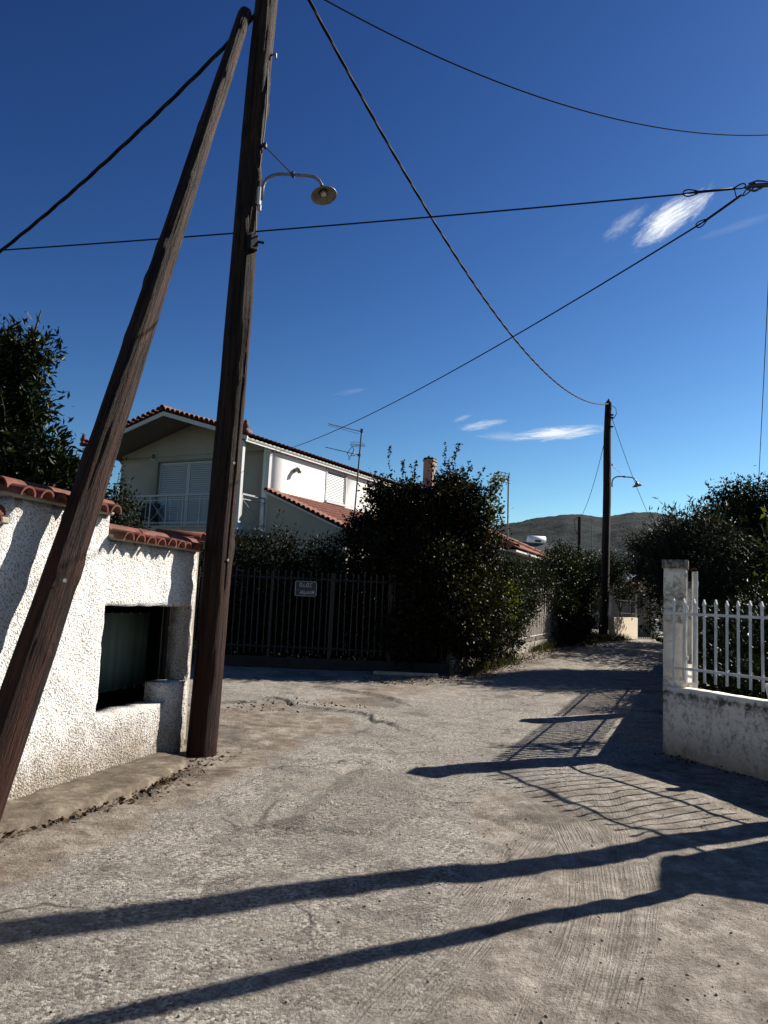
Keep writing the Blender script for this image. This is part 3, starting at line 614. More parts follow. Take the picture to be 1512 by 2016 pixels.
# ---------------- wires ----------------
def cat(A, B, s, n=80):
    A = Vector(A); B = Vector(B); return [A+(B-A)*t-Vector((0, 0, 4*s*t*(1-t))) for t in [i/(n-1) for i in range(n)]]
def cable(name, pts, r, label, twist=0, strands=1, cat_='cable', mat='cable', parent=None):
    mb = MB()
    if strands == 1: mb.tube(pts, r, 8)
    else:
        # resample finely for the twist
        L = [0]
        for a, b in zip(pts[:-1], pts[1:]): L.append(L[-1]+(b-a).length)
        n = int(L[-1]/twist*7); tt = [i*L[-1]/(n-1) for i in range(n)]; j = 0; P = []
        for t_ in tt:
            while j < len(L)-2 and L[j+1] < t_: j += 1
            f = (t_-L[j])/max(1e-9, L[j+1]-L[j]); P.append(pts[j].lerp(pts[j+1], f))
        for s_ in range(strands):
            Q = []
            for i, p in enumerate(P):
                t3 = (P[min(i+1, n-1)]-P[max(i-1, 0)]).normalized(); x = t3.cross(Vector((0, 0, 1))).normalized(); y = x.cross(t3)
                a = 2*math.pi*(tt[i]/twist+s_/strands); Q.append(p+(x*math.cos(a)+y*math.sin(a))*r*.95)
            mb.tube(Q, r, 6)
    o = mb.build(name, MT[mat], parent, True)
    if not parent: tag(o, label, cat_)
    return o
cable('power_cable', cat(on_pole(8.97), FT-Vector((0, 0, .18)), 1.5276, 140), .0115, 'thick twisted black cable sagging from the tall pole to the far pole', 1.3, 3, mat='cableshine')
cable('power_cable', cat(on_pole(8.5), at(1650, 248, 12.53), .834), .009, 'thin black cable crossing the upper right corner of the sky')
cable('power_cable', cat(on_pole(8.05), at(-200, 634, 11.4), .305), .013, 'thick twisted cable running from the poles down to the left edge', 1.2, 3)
FIT = Vector(at(1496, 366, 6.95))
w1 = Vector(at(1345, 382, 6.95))
cable('service_wire', cat(Vector(at(-160, 503, 8.6)), w1, .035), .0085, 'nearly level thin wire passing behind the poles to the strain clamp')
HS = Vector(at(1380, 440, 7.15)); HK = math.radians(29)
HX = np.array([math.cos(HK), -math.sin(HK), 0]); HY = np.array([math.sin(HK), math.cos(HK), 0]); HO = np.array([*at(482, 858, 22)[:2], 0])
def hw(x, y, z): p = HO+HX*x+HY*y; return Vector((p[0], p[1], z))
cable('service_wire', cat(hw(-.22, 1.75, 5.98), HS, .28, 100), .0085, 'thin wire running diagonally from the house corner up to the strain clamp')
# dead-end fitting: two preformed grips with open loops, meeting at the clamp
fit = empty('strain_clamp', FIT, 0, 'black dead end clamp with looped cable grips at the upper right edge', 'clamp')
def loopo(a, b, w, n=26):      # teardrop loop from a (tail) around b (round end), in the plane facing the road
    a = Vector(a); b = Vector(b); d = (b-a); sidev = d.cross(Vector((0, 1, 0))).normalized()
    P = []
    for i in range(n+1):
        t_ = i/n*2*math.pi; f = .5-.5*math.cos(t_); P.append(a+d*f+sidev*math.sin(t_)*w*(.35+.65*f))
    return P
g1a = Vector(at(1376, 378, 6.95)); g1b = Vector(at(1345, 381, 6.95)); g1c = Vector(at(1446, 371, 6.95))
mb = MB(); mb.tube(loopo(g1a, g1b, .045), .007, 6); mb.tube([g1b, g1a, g1c], [.006, .013, .014], 8); mb.tube(loopo(g1c, at(1468, 364, 6.95), .03), .007, 6)
mb.build('cable_grip', MT['cable'], fit, True, loc=-FIT)
g2a = Vector(at(1392, 432, 7.12)); g2b = Vector(at(1371, 446, 7.15)); g2c = Vector(at(1460, 384, 7.0))
mb = MB(); mb.tube(loopo(g2a, g2b, .036), .006, 6); mb.tube([HS, g2a, g2c], [.006, .012, .013], 8); mb.tube(loopo(at(1462, 386, 6.98), at(1487, 360, 6.95), .03), .006, 6)
mb.tube([at(1446, 372, 6.95), at(1449, 386, 6.95), at(1454, 390, 6.95)], .006, 6); mb.build('cable_grip', MT['cable'], fit, True, loc=-FIT)
mb = MB(); e_ = Vector((4.72, 7.05, 5.92)); mb.tube([at(1466, 370, 6.95), at(1480, 366, 6.95), at(1512, 364, 6.95), e_], [.010, .022, .022, .03], 10)
mb.tube([at(1474, 362, 6.93), at(1490, 356, 6.93), at(1530, 358, 6.95)], .009, 6); mb.tube([at(1470, 372, 6.93), at(1485, 376, 6.93), at(1500, 370, 6.95)], .012, 6)
mb.build('clamp_body', MT['lampback'], fit, True, loc=-FIT)
cable('service_wire', cat(at(1519, 430, 9.5), at(1491, 1000, 15), .02), .006, 'thin wire dropping almost straight down at the right edge')
cable('service_wire', cat(FT-Vector((0, 0, .9)), at(1142, 1020, 40), .5), .011, 'slack wire from the far pole down to the small distant pole')
cable('service_wire', cat(FT-Vector((0, 0, .35)), at(1290, 1042, 33), .25), .010, 'slack wire from the far pole down to the trees')
# dark drop cable stapled down the near pole
mb = MB(); mb.tube([on_pole(z)+Vector((.135-.0038*(z-5)*5+.02*math.sin(z*3), -.06, 0)) for z in np.linspace(5.4, 9, 24)], .008, 6); mb.build('drop_cable', MT['cable'], pole, loc=-pole.location)

# ---------------- masonry walls with openings ----------------
def cell_wall(name, sb, zb, solid, thick, frame, mat, parent=None, div=.06, rust=None, jitter=0.):
    """sb, zb break lists; solid(i,j); frame(s,n,z) -> point; outer face at n=0, inner at n=-thick"""
    def ref(b):
        o = []
        for a, c in zip(b[:-1], b[1:]):
            k = max(1, int(round((c-a)/div))); o += [(a+(c-a)*i/k) for i in range(k)]
        return o+[b[-1]]
    S_, Z_ = ref(sb), ref(zb)
    def cell(i, j):
        if i < 0 or j < 0 or i >= len(S_)-1 or j >= len(Z_)-1: return False
        sm_ = (S_[i]+S_[i+1])/2; zm = (Z_[j]+Z_[j+1])/2
        a = max(k for k in range(len(sb)-1) if sb[k] <= sm_); b = max(k for k in range(len(zb)-1) if zb[k] <= zm); return solid(a, b)
    vid = {}; V = []; Fc = []; rs = []
    def v(i, j, k):
        key = (i, j, k)
        if key not in vid:
            vid[key] = len(V); s_, z_ = S_[i], Z_[j]
            jj = jitter*(vn(s_*9, z_*9, 3+k)-.5)
            V.append(frame(s_+jitter*(vn(z_*13, s_*3, 7)-.5), (-thick if k else 0)+jj, z_+jitter*(vn(s_*13, z_*3, 9)-.5))); rs.append(rust(s_, z_) if rust else 0.)
        return vid[key]
    for i in range(len(S_)-1):
        for j in range(len(Z_)-1):
            if not cell(i, j): continue
            for k in (0, 1): Fc.append((v(i, j, k), v(i+1, j, k), v(i+1, j+1, k), v(i, j+1, k)))
            if not cell(i-1, j): Fc.append((v(i, j, 0), v(i, j+1, 0), v(i, j+1, 1), v(i, j, 1)))
            if not cell(i+1, j): Fc.append((v(i+1, j, 0), v(i+1, j+1, 0), v(i+1, j+1, 1), v(i+1, j, 1)))
            if not cell(i, j-1): Fc.append((v(i, j, 0), v(i+1, j, 0), v(i+1, j, 1), v(i, j, 1)))
            if not cell(i, j+1): Fc.append((v(i, j+1, 0), v(i+1, j+1, 0), v(i+1, j+1, 1), v(i, j+1, 1)))
    V = [tuple(map(float, p)) for p in V]
    o = np_mesh(name, V, Fc, mat, parent, attrs={'rust': ('POINT', rs), 'stain': ('POINT', rs)}); bm_fix(o.data); return o
def arc_tile(mb, a, b, r0, r1, upv, th=.012, n=9, half=math.pi):
    """half-barrel tile from a to b (axis), opening downward"""
    a = Vector(a); b = Vector(b); t_ = (b-a).normalized(); u_ = Vector(upv); u_ = (u_-t_*u_.dot(t_)).normalized(); s_ = t_.cross(u_)
    V = []
    for P, r in ((a, r0), (b, r1)):
        for rr in (r, r-th):
            for k in range(n):
                an = math.pi*k/(n-1); V.append(P+s_*math.cos(an)*rr+u_*math.sin(an)*rr)
    Fc = []
    for k in range(n-1):
        Fc += [(k, k+1, 2*n+k+1, 2*n+k), (n+k, 3*n+k, 3*n+k+1, n+k+1), (k, n+k, n+k+1, k+1), (2*n+k, 2*n+k+1, 3*n+k+1, 3*n+k)]
    Fc += [(0, 2*n, 3*n, n), (n-1, 2*n-1, 4*n-1, 3*n-1)]
    mb.add(V, Fc)

wall = empty('garden_wall', wpt(1.3), 0, 'rough white stucco wall with terracotta coping and square opening on the left', 'wall')
wl = -Vector(wall.location)
LOWZ, HIZ = 2.0, 2.20
sb = [-.165, -.125, .235, 1.297, 1.32, 2.47, 6.0]; zb = [-.1, .53, .71, 1.445, LOWZ, HIZ]
def solid(i, j):
    if j == 4: return sb[i] >= 1.31 and sb[i+1] <= 2.48
    if j == 1: return not (1 <= i <= 2) if False else not (i == 2)
    if j == 2: return not (1 <= i <= 2)
    return True
def rustf(s, z):
    top = HIZ if 1.31 < s < 2.48 else LOWZ
    a = math.exp(-max(0, top-z)/.09)*.95
    a = max(a, .75*math.exp(-max(0, s+.12)/.12)*(.35 if z > 1.4 else .6)) if s < .4 else a
    if z < .56 and .2 < s < 1.3: a = max(a, .25*math.exp(-(.56-z)/.12))
    return a
cell_wall('wall_body', sb, zb, solid, .24, lambda s, n, z: wpt(s, n, z), MT['stucco'], wall, .045, rustf, .022).location = wl
# coping: bedding, ridge barrel along the wall, cross barrels showing their mouths to the road
def coping(s0, s1, zt, seed):
    rr = random.Random(seed); o = MB(); n = max(1, int((s1-s0)/.168))
    for k in range(n):
        s_ = s1-.06-.168*k-rr.uniform(-.012, .012)
        if s_ < s0: break
        dz = rr.uniform(-.006, .006)
        arc_tile(o, Vector(wpt(s_, .13+rr.uniform(-.02, .02), zt+.0+dz)), Vector(wpt(s_+rr.uniform(-.01, .01), -.16, zt+.055)), .072, .060, (0, 0, 1), .015, 13)
    L = s1-s0; k = max(1, int(L/.40)); ds = L/k
    for q in range(k):
        arc_tile(o, wpt(s0+ds*(q+1)-.005, -.10, zt+.055), wpt(s0+ds*q-.05, -.10, zt+.048+.016), .088, .075, (0, 0, 1), .014, 11)
    for k in range(n):      # back row
        s_ = s1-.06-.168*k
        arc_tile(o, Vector(wpt(s_, -.33, zt+.02)), Vector(wpt(s_, -.12, zt+.07)), .068, .058, (0, 0, 1), .013)
    return o
coping(-.17, 1.29, LOWZ, 1).build('coping_tiles', MT['tile'], wall, loc=wl)
coping(1.27, 2.50, HIZ, 2).build('coping_tiles', MT['tile'], wall, loc=wl)
coping(2.50, 6.0, LOWZ, 3).build('coping_tiles', MT['tile'], wall, loc=wl)
mb = MB()
for (s0, s1, zt) in [(-.16, 1.31, LOWZ), (1.33, 2.46, HIZ), (2.5, 6, LOWZ)]:
    a = Vector(wpt(s0, -.12, zt+.018)); b = Vector(wpt(s1, -.12, zt+.018)); mb.bar(a+Vector((WN[0], WN[1], 0))*.03, b+Vector((WN[0], WN[1], 0))*.03, .27, .05, .012)
mb.build('mortar_bed', MT['concrete'], wall, loc=wl)
# stub pillar behind the coping with its own tiles
c = Vector(at(364, 1050, 8.35)); sp_ = empty('gate_pillar', (c.x, c.y, 0), math.atan2(WD[1], WD[0])+math.pi/2, 'short dark concrete pillar with a terracotta cap behind the stucco wall', 'pillar')
MB().box((0, 0, 1.05), (.25, .25, 2.2), None, .01).build('pillar_body', MT['concrete'], sp_)
mb = MB(); arc_tile(mb, (-.30, -.06, 2.17), (.26, -.06, 2.15), .085, .075, (0, 0, 1), .014, 11); arc_tile(mb, (-.24, .1, 2.16), (.27, .1, 2.14), .08, .075, (0, 0, 1), .014, 11); mb.box((0, 0, 2.155), (.40, .36, .03)); mb.build('cap_tiles', MT['tile'], sp_, True)
# added dark recess behind the opening with the green sheet
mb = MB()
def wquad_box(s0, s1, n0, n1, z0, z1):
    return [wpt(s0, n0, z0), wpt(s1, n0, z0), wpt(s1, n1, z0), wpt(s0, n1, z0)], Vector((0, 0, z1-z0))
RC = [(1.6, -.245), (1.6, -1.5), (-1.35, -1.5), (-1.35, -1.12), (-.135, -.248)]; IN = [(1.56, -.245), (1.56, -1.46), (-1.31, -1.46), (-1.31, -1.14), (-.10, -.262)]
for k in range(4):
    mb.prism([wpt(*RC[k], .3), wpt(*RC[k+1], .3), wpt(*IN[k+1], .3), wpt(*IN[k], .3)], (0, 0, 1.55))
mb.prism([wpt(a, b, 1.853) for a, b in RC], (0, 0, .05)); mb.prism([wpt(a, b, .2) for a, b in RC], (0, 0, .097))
mb.build('shade_box', MT['dark'], wall, loc=wl)  # closed box added to block the sun and keep the opening black
nst = 60; V = []
for j, z_ in enumerate((.54, 1.33)):
    for i in range(nst):
        s_ = -.80+i/(nst-1)*2.2; V.append(wpt(s_, -.90+.0025*math.sin(i*1.9)+.004*vn(i*.2, j, 4), z_-(.0 if j else -.0+.03*(s_+.5))))
Fc = [(i, i+1, nst+i+1, nst+i) for i in range(nst-1)]
gsht = np_mesh('green_sheet', V, Fc, MT['greensheet'], wall, True, loc=wl); md = gsht.modifiers.new('s', 'SOLIDIFY'); md.thickness = .006
mb = MB()
for i in range(9): MB().tube([wpt(-.75+i*.17, -.88, 1.315), wpt(-.75+i*.17, -.885, 1.345)], .004, 6).build('cable_tie', MT['trim'], wall, loc=wl); MB().tube([wpt(-.75+i*.17, -.88, .56), wpt(-.75+i*.17, -.885, .525)], .004, 6).build('cable_tie', MT['trim'], wall, loc=wl)

# right: low wall, end pier, picket railing
RE = np.array([3.29, 8.97]); RD = np.array([.438, -.9]); RD /= np.linalg.norm(RD); RN = np.array([-.9, -.438]); RN = np.array([RD[1], -RD[0]])
def rpt(s, n=0., z=0.): p = RE+RD*s+RN*n; return (p[0], p[1], z)
def pier(name, s0, s1, thick, top, frame, label, grp, seed):
    e = empty(name, frame((s0+s1)/2, -thick/2), 0, label, 'pier', grp); off = -Vector(e.location)
    def st(s, z):
        v = math.exp(-(top-z)/.10)*1.0 if z > 1.2 else 0
        v = max(v, .55*(z > 1.45)*(z < 2.1)); v = max(v, .55 if z < .9 else 0.05); return min(1, v)
    body = cell_wall('pier_body', [s0, s1], [-.1, top-.10], lambda i, j: True, thick, frame, MT['paint'], e, .07, st, .008); body.location = off
    capm = cell_wall('pier_cap', [s0-.022, s1+.022], [top-.098, top], lambda i, j: True, thick+.044, lambda s, n, z: frame(s, n+.022, z), MT['paint'], e, .05, lambda s, z: .8, .008); capm.location = off
    return e
PD = np.array([.923, -.385]); PN = np.array([-.385, -.923])
def ppt(s, n=0., z=0.): p = RE+PD*s+PN*n; return (p[0], p[1], z)
pier('wall_pier', .0, .245, .24, 2.22, ppt, 'tall stained white pier at the end of the low wall', 'white masonry piers', 1)
lw = empty('low_wall', rpt(2.0), 0, 'stained white low wall topped by white pickets on the right', 'wall')
def st_r(s, z): return min(1., max(1.0*math.exp(-max(0, .755-z)/.15), .42)) if z < .765 else .15
o = cell_wall('wall_body', [.004, 2.6], [-.1, .77], lambda i, j: True, .24, lambda s, n, z: rpt(s, n-.006*(1 if z > .6 else 0), z), MT['paint'], lw, .06, st_r, .01); o.location = -Vector(lw.location)
def picket(mb, base, top, w, t_, side, nrm):
    b = Vector(base); T = Vector(top); d = Vector(side).normalized(); n_ = Vector(nrm).normalized(); h = (T-b).length; u_ = (T-b).normalized()
    out = [(-w/2, 0), (w/2, 0), (w/2, h-.13), (w*.5, h-.085), (w*.95, h-.05), (0, h), (-w*.95, h-.05), (-w*.5, h-.085), (-w/2, h-.13)]
    mb.prism([b+d*x+u_*z-n_*t_/2 for x, z in out], n_*t_)
def picket_fence(name, frame, s0, s1, step, zb, zt, rails, off, label, w=.021, t_=.02, mat='fencewhite', rail=.03, group=None, rs=0, grp_label=None):
    e = empty(name, frame((s0+s1)/2, off), 0, label, 'railing', group); l = -Vector(e.location)
    a = Vector(frame(0, 0)); b = Vector(frame(1, 0)); side = (b-a); nrm = Vector(frame(0, 1))-a
    n = int((s1-s0)/step)+1; rr = random.Random(5)
    for k in range(n):
        s_ = s0+k*step; mb = MB(); tl = rr.uniform(-.006, .006); picket(mb, frame(s_, off, zb), frame(s_+tl, off, zt+rr.uniform(-.008, .008)), w, t_, side, nrm)
        mb.build('picket', MT[mat], e, loc=l)
    for z in rails:
        mb = MB(); mb.bar(frame(s0-.13-rs, off+.02, z), frame(s1+.1, off+.02, z), .016, rail, .002); mb.build('rail', MT[mat], e, loc=l)
    return e
picket_fence('picket_railing', rpt, .19, 2.6, .1425, .87, 1.765, (1.0, 1.6), .035, 'white spear top picket railing on the low wall at right')
# hinge side gate post behind the pier
gpst = empty('gate_post', ppt(.30, -.10), 0, 'narrow white post with hinge knobs behind the tall pier', 'post')
mb = MB(); mb.bar(ppt(.335, -.22, .0), ppt(.335, -.22, 2.10), .05, .06, .004); o = mb.build('post', MT['fencewhite'], gpst, loc=-Vector(gpst.location))
mb = MB(); arc_tile(mb, ppt(.325, -.14, 2.10), ppt(.325, -.30, 2.11), .04, .035, (0, 0, 1)); mb.build('cap_tile', MT['tile'], gpst, loc=-Vector(gpst.location))
mb = MB()
mb.tube([ppt(.256, .012, .80), ppt(.256, .012, 1.08), ppt(.256, .012, 1.085), ppt(.256, .012, 1.12), ppt(.256, .012, 1.125), ppt(.256, .012, 1.64), ppt(.256, .012, 1.645), ppt(.256, .012, 1.685), ppt(.256, .012, 1.69), ppt(.256, .012, 2.1)], [.006, .006, .018, .018, .006, .006, .018, .018, .006, .006], 10); mb.build('hinge', MT['fencewhite'], gpst, loc=-Vector(gpst.location))
BD = np.array([.355, .934]); BN = np.array([-.934, .355]); BO = np.array([4.60, 6.26])
def bpt(s, n=0., z=0.): p = BO+BD*s+BN*n; return (p[0], p[1], z)
pier('wall_pier', .0, .55, 1.2, 2.15, bpt, 'broad white pier beyond the right edge of the view', 'white masonry piers', 2)
# fence running on up the road from the pier
FE = np.array([3.50, 9.22]); FD = np.array([.385, .923]); FD /= np.linalg.norm(FD); FN = np.array([-FD[1], FD[0]])
def fpt(s, n=0., z=0.): p = FE+FD*s+FN*n; return (p[0], p[1], z+float(hgt(p[0], p[1])))
lw2 = empty('low_wall', fpt(5), 0, 'low white wall running up the road behind the tall pier', 'wall')
o = cell_wall('wall_body', [.05, 3.28, 11.5], [-.2, .77], lambda i, j: True, .22, fpt, MT['paint'], lw2, .3, lambda s, z: .6, .01); o.location = -Vector(lw2.location)
picket_fence('picket_railing', fpt, .16, 3.2, .115, .87, 1.765, (1.0, 1.6), -.03, w=.03, t_=.03, label= 'first length of white pickets running up the road', group='white picket lengths up the road')
picket_fence('picket_railing', fpt, 3.75, 7.0, .115, .87, 1.765, (1.0, 1.6), -.03, w=.03, t_=.03, label= 'second length of white pickets running up the road', group='white picket lengths up the road')
def fp2(s, n=0., z=0.): q = fpt(s, n, 0); return (q[0], q[1], z+q[2])
pier('wall_pier', 3.29, 3.55, .24, 2.05, fp2, 'slim white pier further up the road behind the pickets', 'white masonry piers', 3)

# ---------------- gabled house ----------------
house = empty('gabled_house', tuple(HO[:2])+(.0,), -HK, 'two storey cream house with tiled gable roof and balcony', 'house')
EV = 6.2; AP = 7.16; XA = -3.3; XL = -6.75; DEP = 15.0
def roof_slope(mb, e0, e1, r0, r1, pitch=.21, row=.34, amp=.035, lift=.02):
    """barrel-tiled slope; e0->e1 eave line, r0->r1 ridge line"""
    e0, e1, r0, r1 = map(Vector, (e0, e1, r0, r1)); L = (e1-e0).length; H = (r0-e0).length
    nc = max(1, int(L/pitch)); nr = max(1, int(H/row)); K = 6; nrm = (e1-e0).cross(r0-e0).normalized()
    if nrm.z < 0: nrm = -nrm
    us_ = [i/(nc*K) for i in range(nc*K+1)]; V = []; W_ = len(us_)
    for j in range(nr):
        for q, (vv, li) in enumerate(((j/nr, lift), ((j+1)/nr, 0.))):
            for i, u in enumerate(us_):
                a = e0.lerp(e1, u); b = r0.lerp(r1, u); ph = (i % K)/K; hgt_ = amp*abs(math.sin(math.pi*(ph)))**.7*1.6-amp*.3
                V.append(a.lerp(b, vv)+nrm*(hgt_+li))
    Fc = []
    for j in range(nr):
        o_ = j*2*W_
        for i in range(W_-1): Fc.append((o_+i, o_+i+1, o_+W_+i+1, o_+W_+i))
        if j < nr-1:
            for i in range(W_-1): Fc.append((o_+W_+i, o_+W_+i+1, o_+2*W_+i+1, o_+2*W_+i))
    mb.add(V, Fc)
mb = MB()
roof_slope(mb, (.10, -.05, EV-.02), (.10, DEP, EV-.02), (XA, -.05, AP+.02), (XA, DEP, AP+.02))
roof_slope(mb, (XL-.12, -.05, EV-.02), (XL-.12, DEP, EV-.02), (XA, -.05, AP+.02), (XA, DEP, AP+.02))
n = 17
for sx, x0 in ((1, .1), (-1, XL-.1)):       # verge tiles, mouths forward
    for k in range(n):
        f = (k+.5)/n; x = x0+(XA-x0)*f; z = EV+(AP-EV)*f; arc_tile(mb, (x, -.14, z+.02), (x, .25, z+.05), .10, .09, (0, 0, 1), .012, 8)
for k in range(34): arc_tile(mb, (XA, -.1+k*.44, AP+.045), (XA, .38+k*.44, AP+.065), .12, .10, (0, 0, 1), .014, 8)
rf = mb.build('roof', MT['roof'], house)
def finial(x, y, z):
    mb = MB(); prof = [(-.05, .10), (.03, .12), (.07, .07), (.12, .095), (.19, .11), (.25, .06), (.29, .075), (.34, .03), (.37, .005)]
    mb.tube([(x, y, z+a) for a, _ in prof], [r for _, r in prof], 10); return mb
for x in (.05, XL-.05): finial(x, -.05, EV+.06).build('ornament', MT['tile'], rf, True)
# dark tile underside, fascia boards, soffit
mb = MB()
for x0 in (.10, XL-.10):
    mb.prism([(x0, -.02, EV-.06), (XA, -.02, AP-.03), (XA, -.02, AP-.17), (x0, -.02, EV-.18)], (0, .05, 0))
mb.bar((.0, .04, EV-.14), (.0, DEP, EV-.14), .05, .13); mb.bar((XL-.07, .04, EV-.14), (XL-.07, DEP, EV-.14), .05, .13); mb.build('fascia', MT['trim'], house)
mb = MB()
for x0 in (.04, XL-.04):
    mb.prism([(x0, .035, EV-.10), (XA, .035, AP-.07), (XA, .035, AP-.115), (x0, .035, EV-.145)], (0, DEP-.1, 0))
mb.build('soffit', MT['soffit'], house)
# walls: side wall (with window hole), gable wall with door hole, others
SW = -.10; WLx = -6.5; GY = 1.38
def lf(ax, c, sgn):
    if ax == 'X': return lambda s, n, z: (c+sgn*n, s, z)
    return lambda s, n, z: (s, c+sgn*n, z)
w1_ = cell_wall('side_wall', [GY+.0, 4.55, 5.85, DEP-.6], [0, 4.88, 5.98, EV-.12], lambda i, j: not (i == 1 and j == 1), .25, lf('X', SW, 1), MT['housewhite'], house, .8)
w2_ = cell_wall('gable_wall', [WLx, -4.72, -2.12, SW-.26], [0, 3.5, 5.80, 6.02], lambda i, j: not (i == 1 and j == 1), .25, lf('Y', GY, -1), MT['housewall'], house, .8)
MB().prism([(WLx, GY, 6.02), (SW-.26, GY, 6.02), (SW-.26, GY, 6.08), (XA, GY, AP-.12), (WLx, GY, 6.10)], (0, .25, 0)).build('gable_top', MT['housewall'], house)
mb = MB(); mb.box((WLx+.12, (GY+DEP)/2+.3, 3.05), (.24, DEP-GY-1.1, 6.1)); mb.box(((WLx+SW)/2, DEP-.5, 3.05), (SW-WLx-.3, .2, 6.1)); mb.build('rear_wall', MT['housewall'], house)
mb = MB(); mb.box((SW-.02, GY-.02, 5.4), (.14, .14, 1.42), None, .01); mb.build('pilaster', MT['trim'], house)
# shutters
def louvre(name, c0, wv, h, mat, parent, nslat, frame=.06):
    """c0 bottom corner, wv width vector, louvred leaf"""
    c0 = Vector(c0); wv = Vector(wv); w = wv.length; d = wv.normalized(); nrm = d.cross(Vector((0, 0, 1))); mb = MB()
    mb.bar(c0+d*frame/2, c0+d*frame/2+Vector((0, 0, h)), frame, .04); mb.bar(c0+wv-d*frame/2, c0+wv-d*frame/2+Vector((0, 0, h)), frame, .04)
    for z in (frame/2, h-frame/2): mb.bar(c0+d*frame+Vector((0, 0, z)), c0+wv-d*frame+Vector((0, 0, z)), .038, frame)
    for k in range(nslat):
        z = frame+(k+.5)*(h-2*frame)/nslat; q = (h-2*frame)/nslat
        a = c0+d*frame+Vector((0, 0, z)); b = c0+wv-d*frame+Vector((0, 0, z))
        mb.add([a+nrm*.018-Vector((0, 0, q*.45)), b+nrm*.018-Vector((0, 0, q*.45)), b-nrm*.012+Vector((0, 0, q*.5)), a-nrm*.012+Vector((0, 0, q*.5)),
                a+nrm*.010-Vector((0, 0, q*.45)), b+nrm*.010-Vector((0, 0, q*.45)), b-nrm*.02+Vector((0, 0, q*.5)), a-nrm*.02+Vector((0, 0, q*.5))],
               [(0, 1, 2, 3), (7, 6, 5, 4), (0, 3, 7, 4), (1, 5, 6, 2), (0, 4, 5, 1), (3, 2, 6, 7)])
    return mb.build(name, mat, parent)
dr = MB(); 
for a, b in [((-4.75, GY-.02, 3.5), (-4.75, GY-.02, 5.86)), ((-2.09, GY-.02, 3.5), (-2.09, GY-.02, 5.86))]: dr.bar(a, b, .07, .07)
dr.bar((-4.715, GY-.02, 5.83), (-2.125, GY-.02, 5.83), .07, .06)
dr = dr.build('balcony_door', MT['soffit'], house)
for k in range(2): louvre('shutter', (-4.70+k*1.29, GY+.06, 3.52), (1.28, 0, 0), 2.27, MT['shutter'], dr, 30)
wf = MB(); wf.bar((SW+.02, 4.54, 4.84), (SW+.02, 5.86, 4.84), .12, .07); wf.bar((SW+.0, 4.55, 5.99), (SW+.0, 5.85, 5.99), .06, .04); wf.bar((SW, 4.55, 4.88), (SW, 4.55, 5.97), .04, .05); wf.bar((SW, 5.85, 4.88), (SW, 5.85, 5.97), .04, .05)
wf = wf.build('window', MT['trim'], house); louvre('shutter', (SW-.03, 4.58, 4.89), (0, 1.24, 0), 1.07, MT['shutter'], wf, 17)
mb = MB(); mb.tube([(SW-.02, 2.7, 5.58), (SW+.10, 2.7, 5.62), (SW+.17, 2.7, 5.58), (SW+.19, 2.7, 5.50)], [.07, .075, .07, .065], 14); mb.build('vent_hood', MT['metal'], house, True)
mb = MB(); mb.tube([(-4.95, GY+.0, 6.02), (-4.95, GY-.05, 6.02)], .13, 20); v_ = mb.build('round_vent', MT['trim'], house); MB().tube([(-4.95, GY-.051, 6.02), (-4.95, GY-.062, 6.02)], .10, 20).build('grille', MT['lampback'], v_)
# balcony
bal = MB(); bal.box((-3.3, .82, 3.36), (6.4, 1.56, .22)); bal.box((-3.3, .06, 3.50), (6.4, .10, .06)); bal = bal.build('balcony', MT['housewall'], house)
def railing(name, a, b, z0, z1, panels, cross, parent):
    a = Vector(a); b = Vector(b); mb = MB(); up_ = lambda p, z: Vector((p.x, p.y, z))
    for z, w in ((z1, .05), (z1-.14, .025), (z0+.10, .025)): mb.bar(up_(a, z), up_(b, z), w*.8, w)
    for k in range(panels+1):
        p = a.lerp(b, k/panels); mb.bar(up_(p, z0), up_(p, z1-.02), .035, .035)
        if k < panels:
            q = a.lerp(b, (k+1)/panels); d_ = (q-p)
            p1 = p+d_*.26; p2 = p+d_*.74
            if cross == 1 or k % 2 == 0:
                mb.tube([up_(p, z0+.1), up_(q, z1-.14)], .008, 6); mb.tube([up_(q, z0+.1), up_(p, z1-.14)], .008, 6)
                m_ = (p+q)/2; zc = (z0+.1+z1-.14)/2; mb.tube([up_(m_-d_*.09, zc), up_(m_, zc+.09), up_(m_+d_*.09, zc), up_(m_, zc-.09), up_(m_-d_*.09, zc)], .007, 6)
            else:
                mb.bar(up_(p1, z0+.1), up_(p1, z1-.14), .018); mb.bar(up_(p2, z0+.1), up_(p2, z1-.14), .018)
    return mb.build(name, MT['rail'], parent)
railing('railing', (-6.4, .12, 0), (-.26, .12, 0), 3.53, 4.48, 9, 0, bal)
railing('railing', (-.16, .26, 0), (-.16, GY-.05, 0), 3.53, 4.48, 1, 1, bal)
mb = MB(); mb.box((-.16, .12, 4.78), (.13, .13, 2.55), None, .01); mb.box((-.16, .12, 3.46), (.22, .26, .12), None, .01); mb.build('balcony_post', MT['trim'], house); MB().box((WLx+.05, .12, 4.78), (.13, .13, 2.55), None, .01).build('balcony_post', MT['trim'], house)
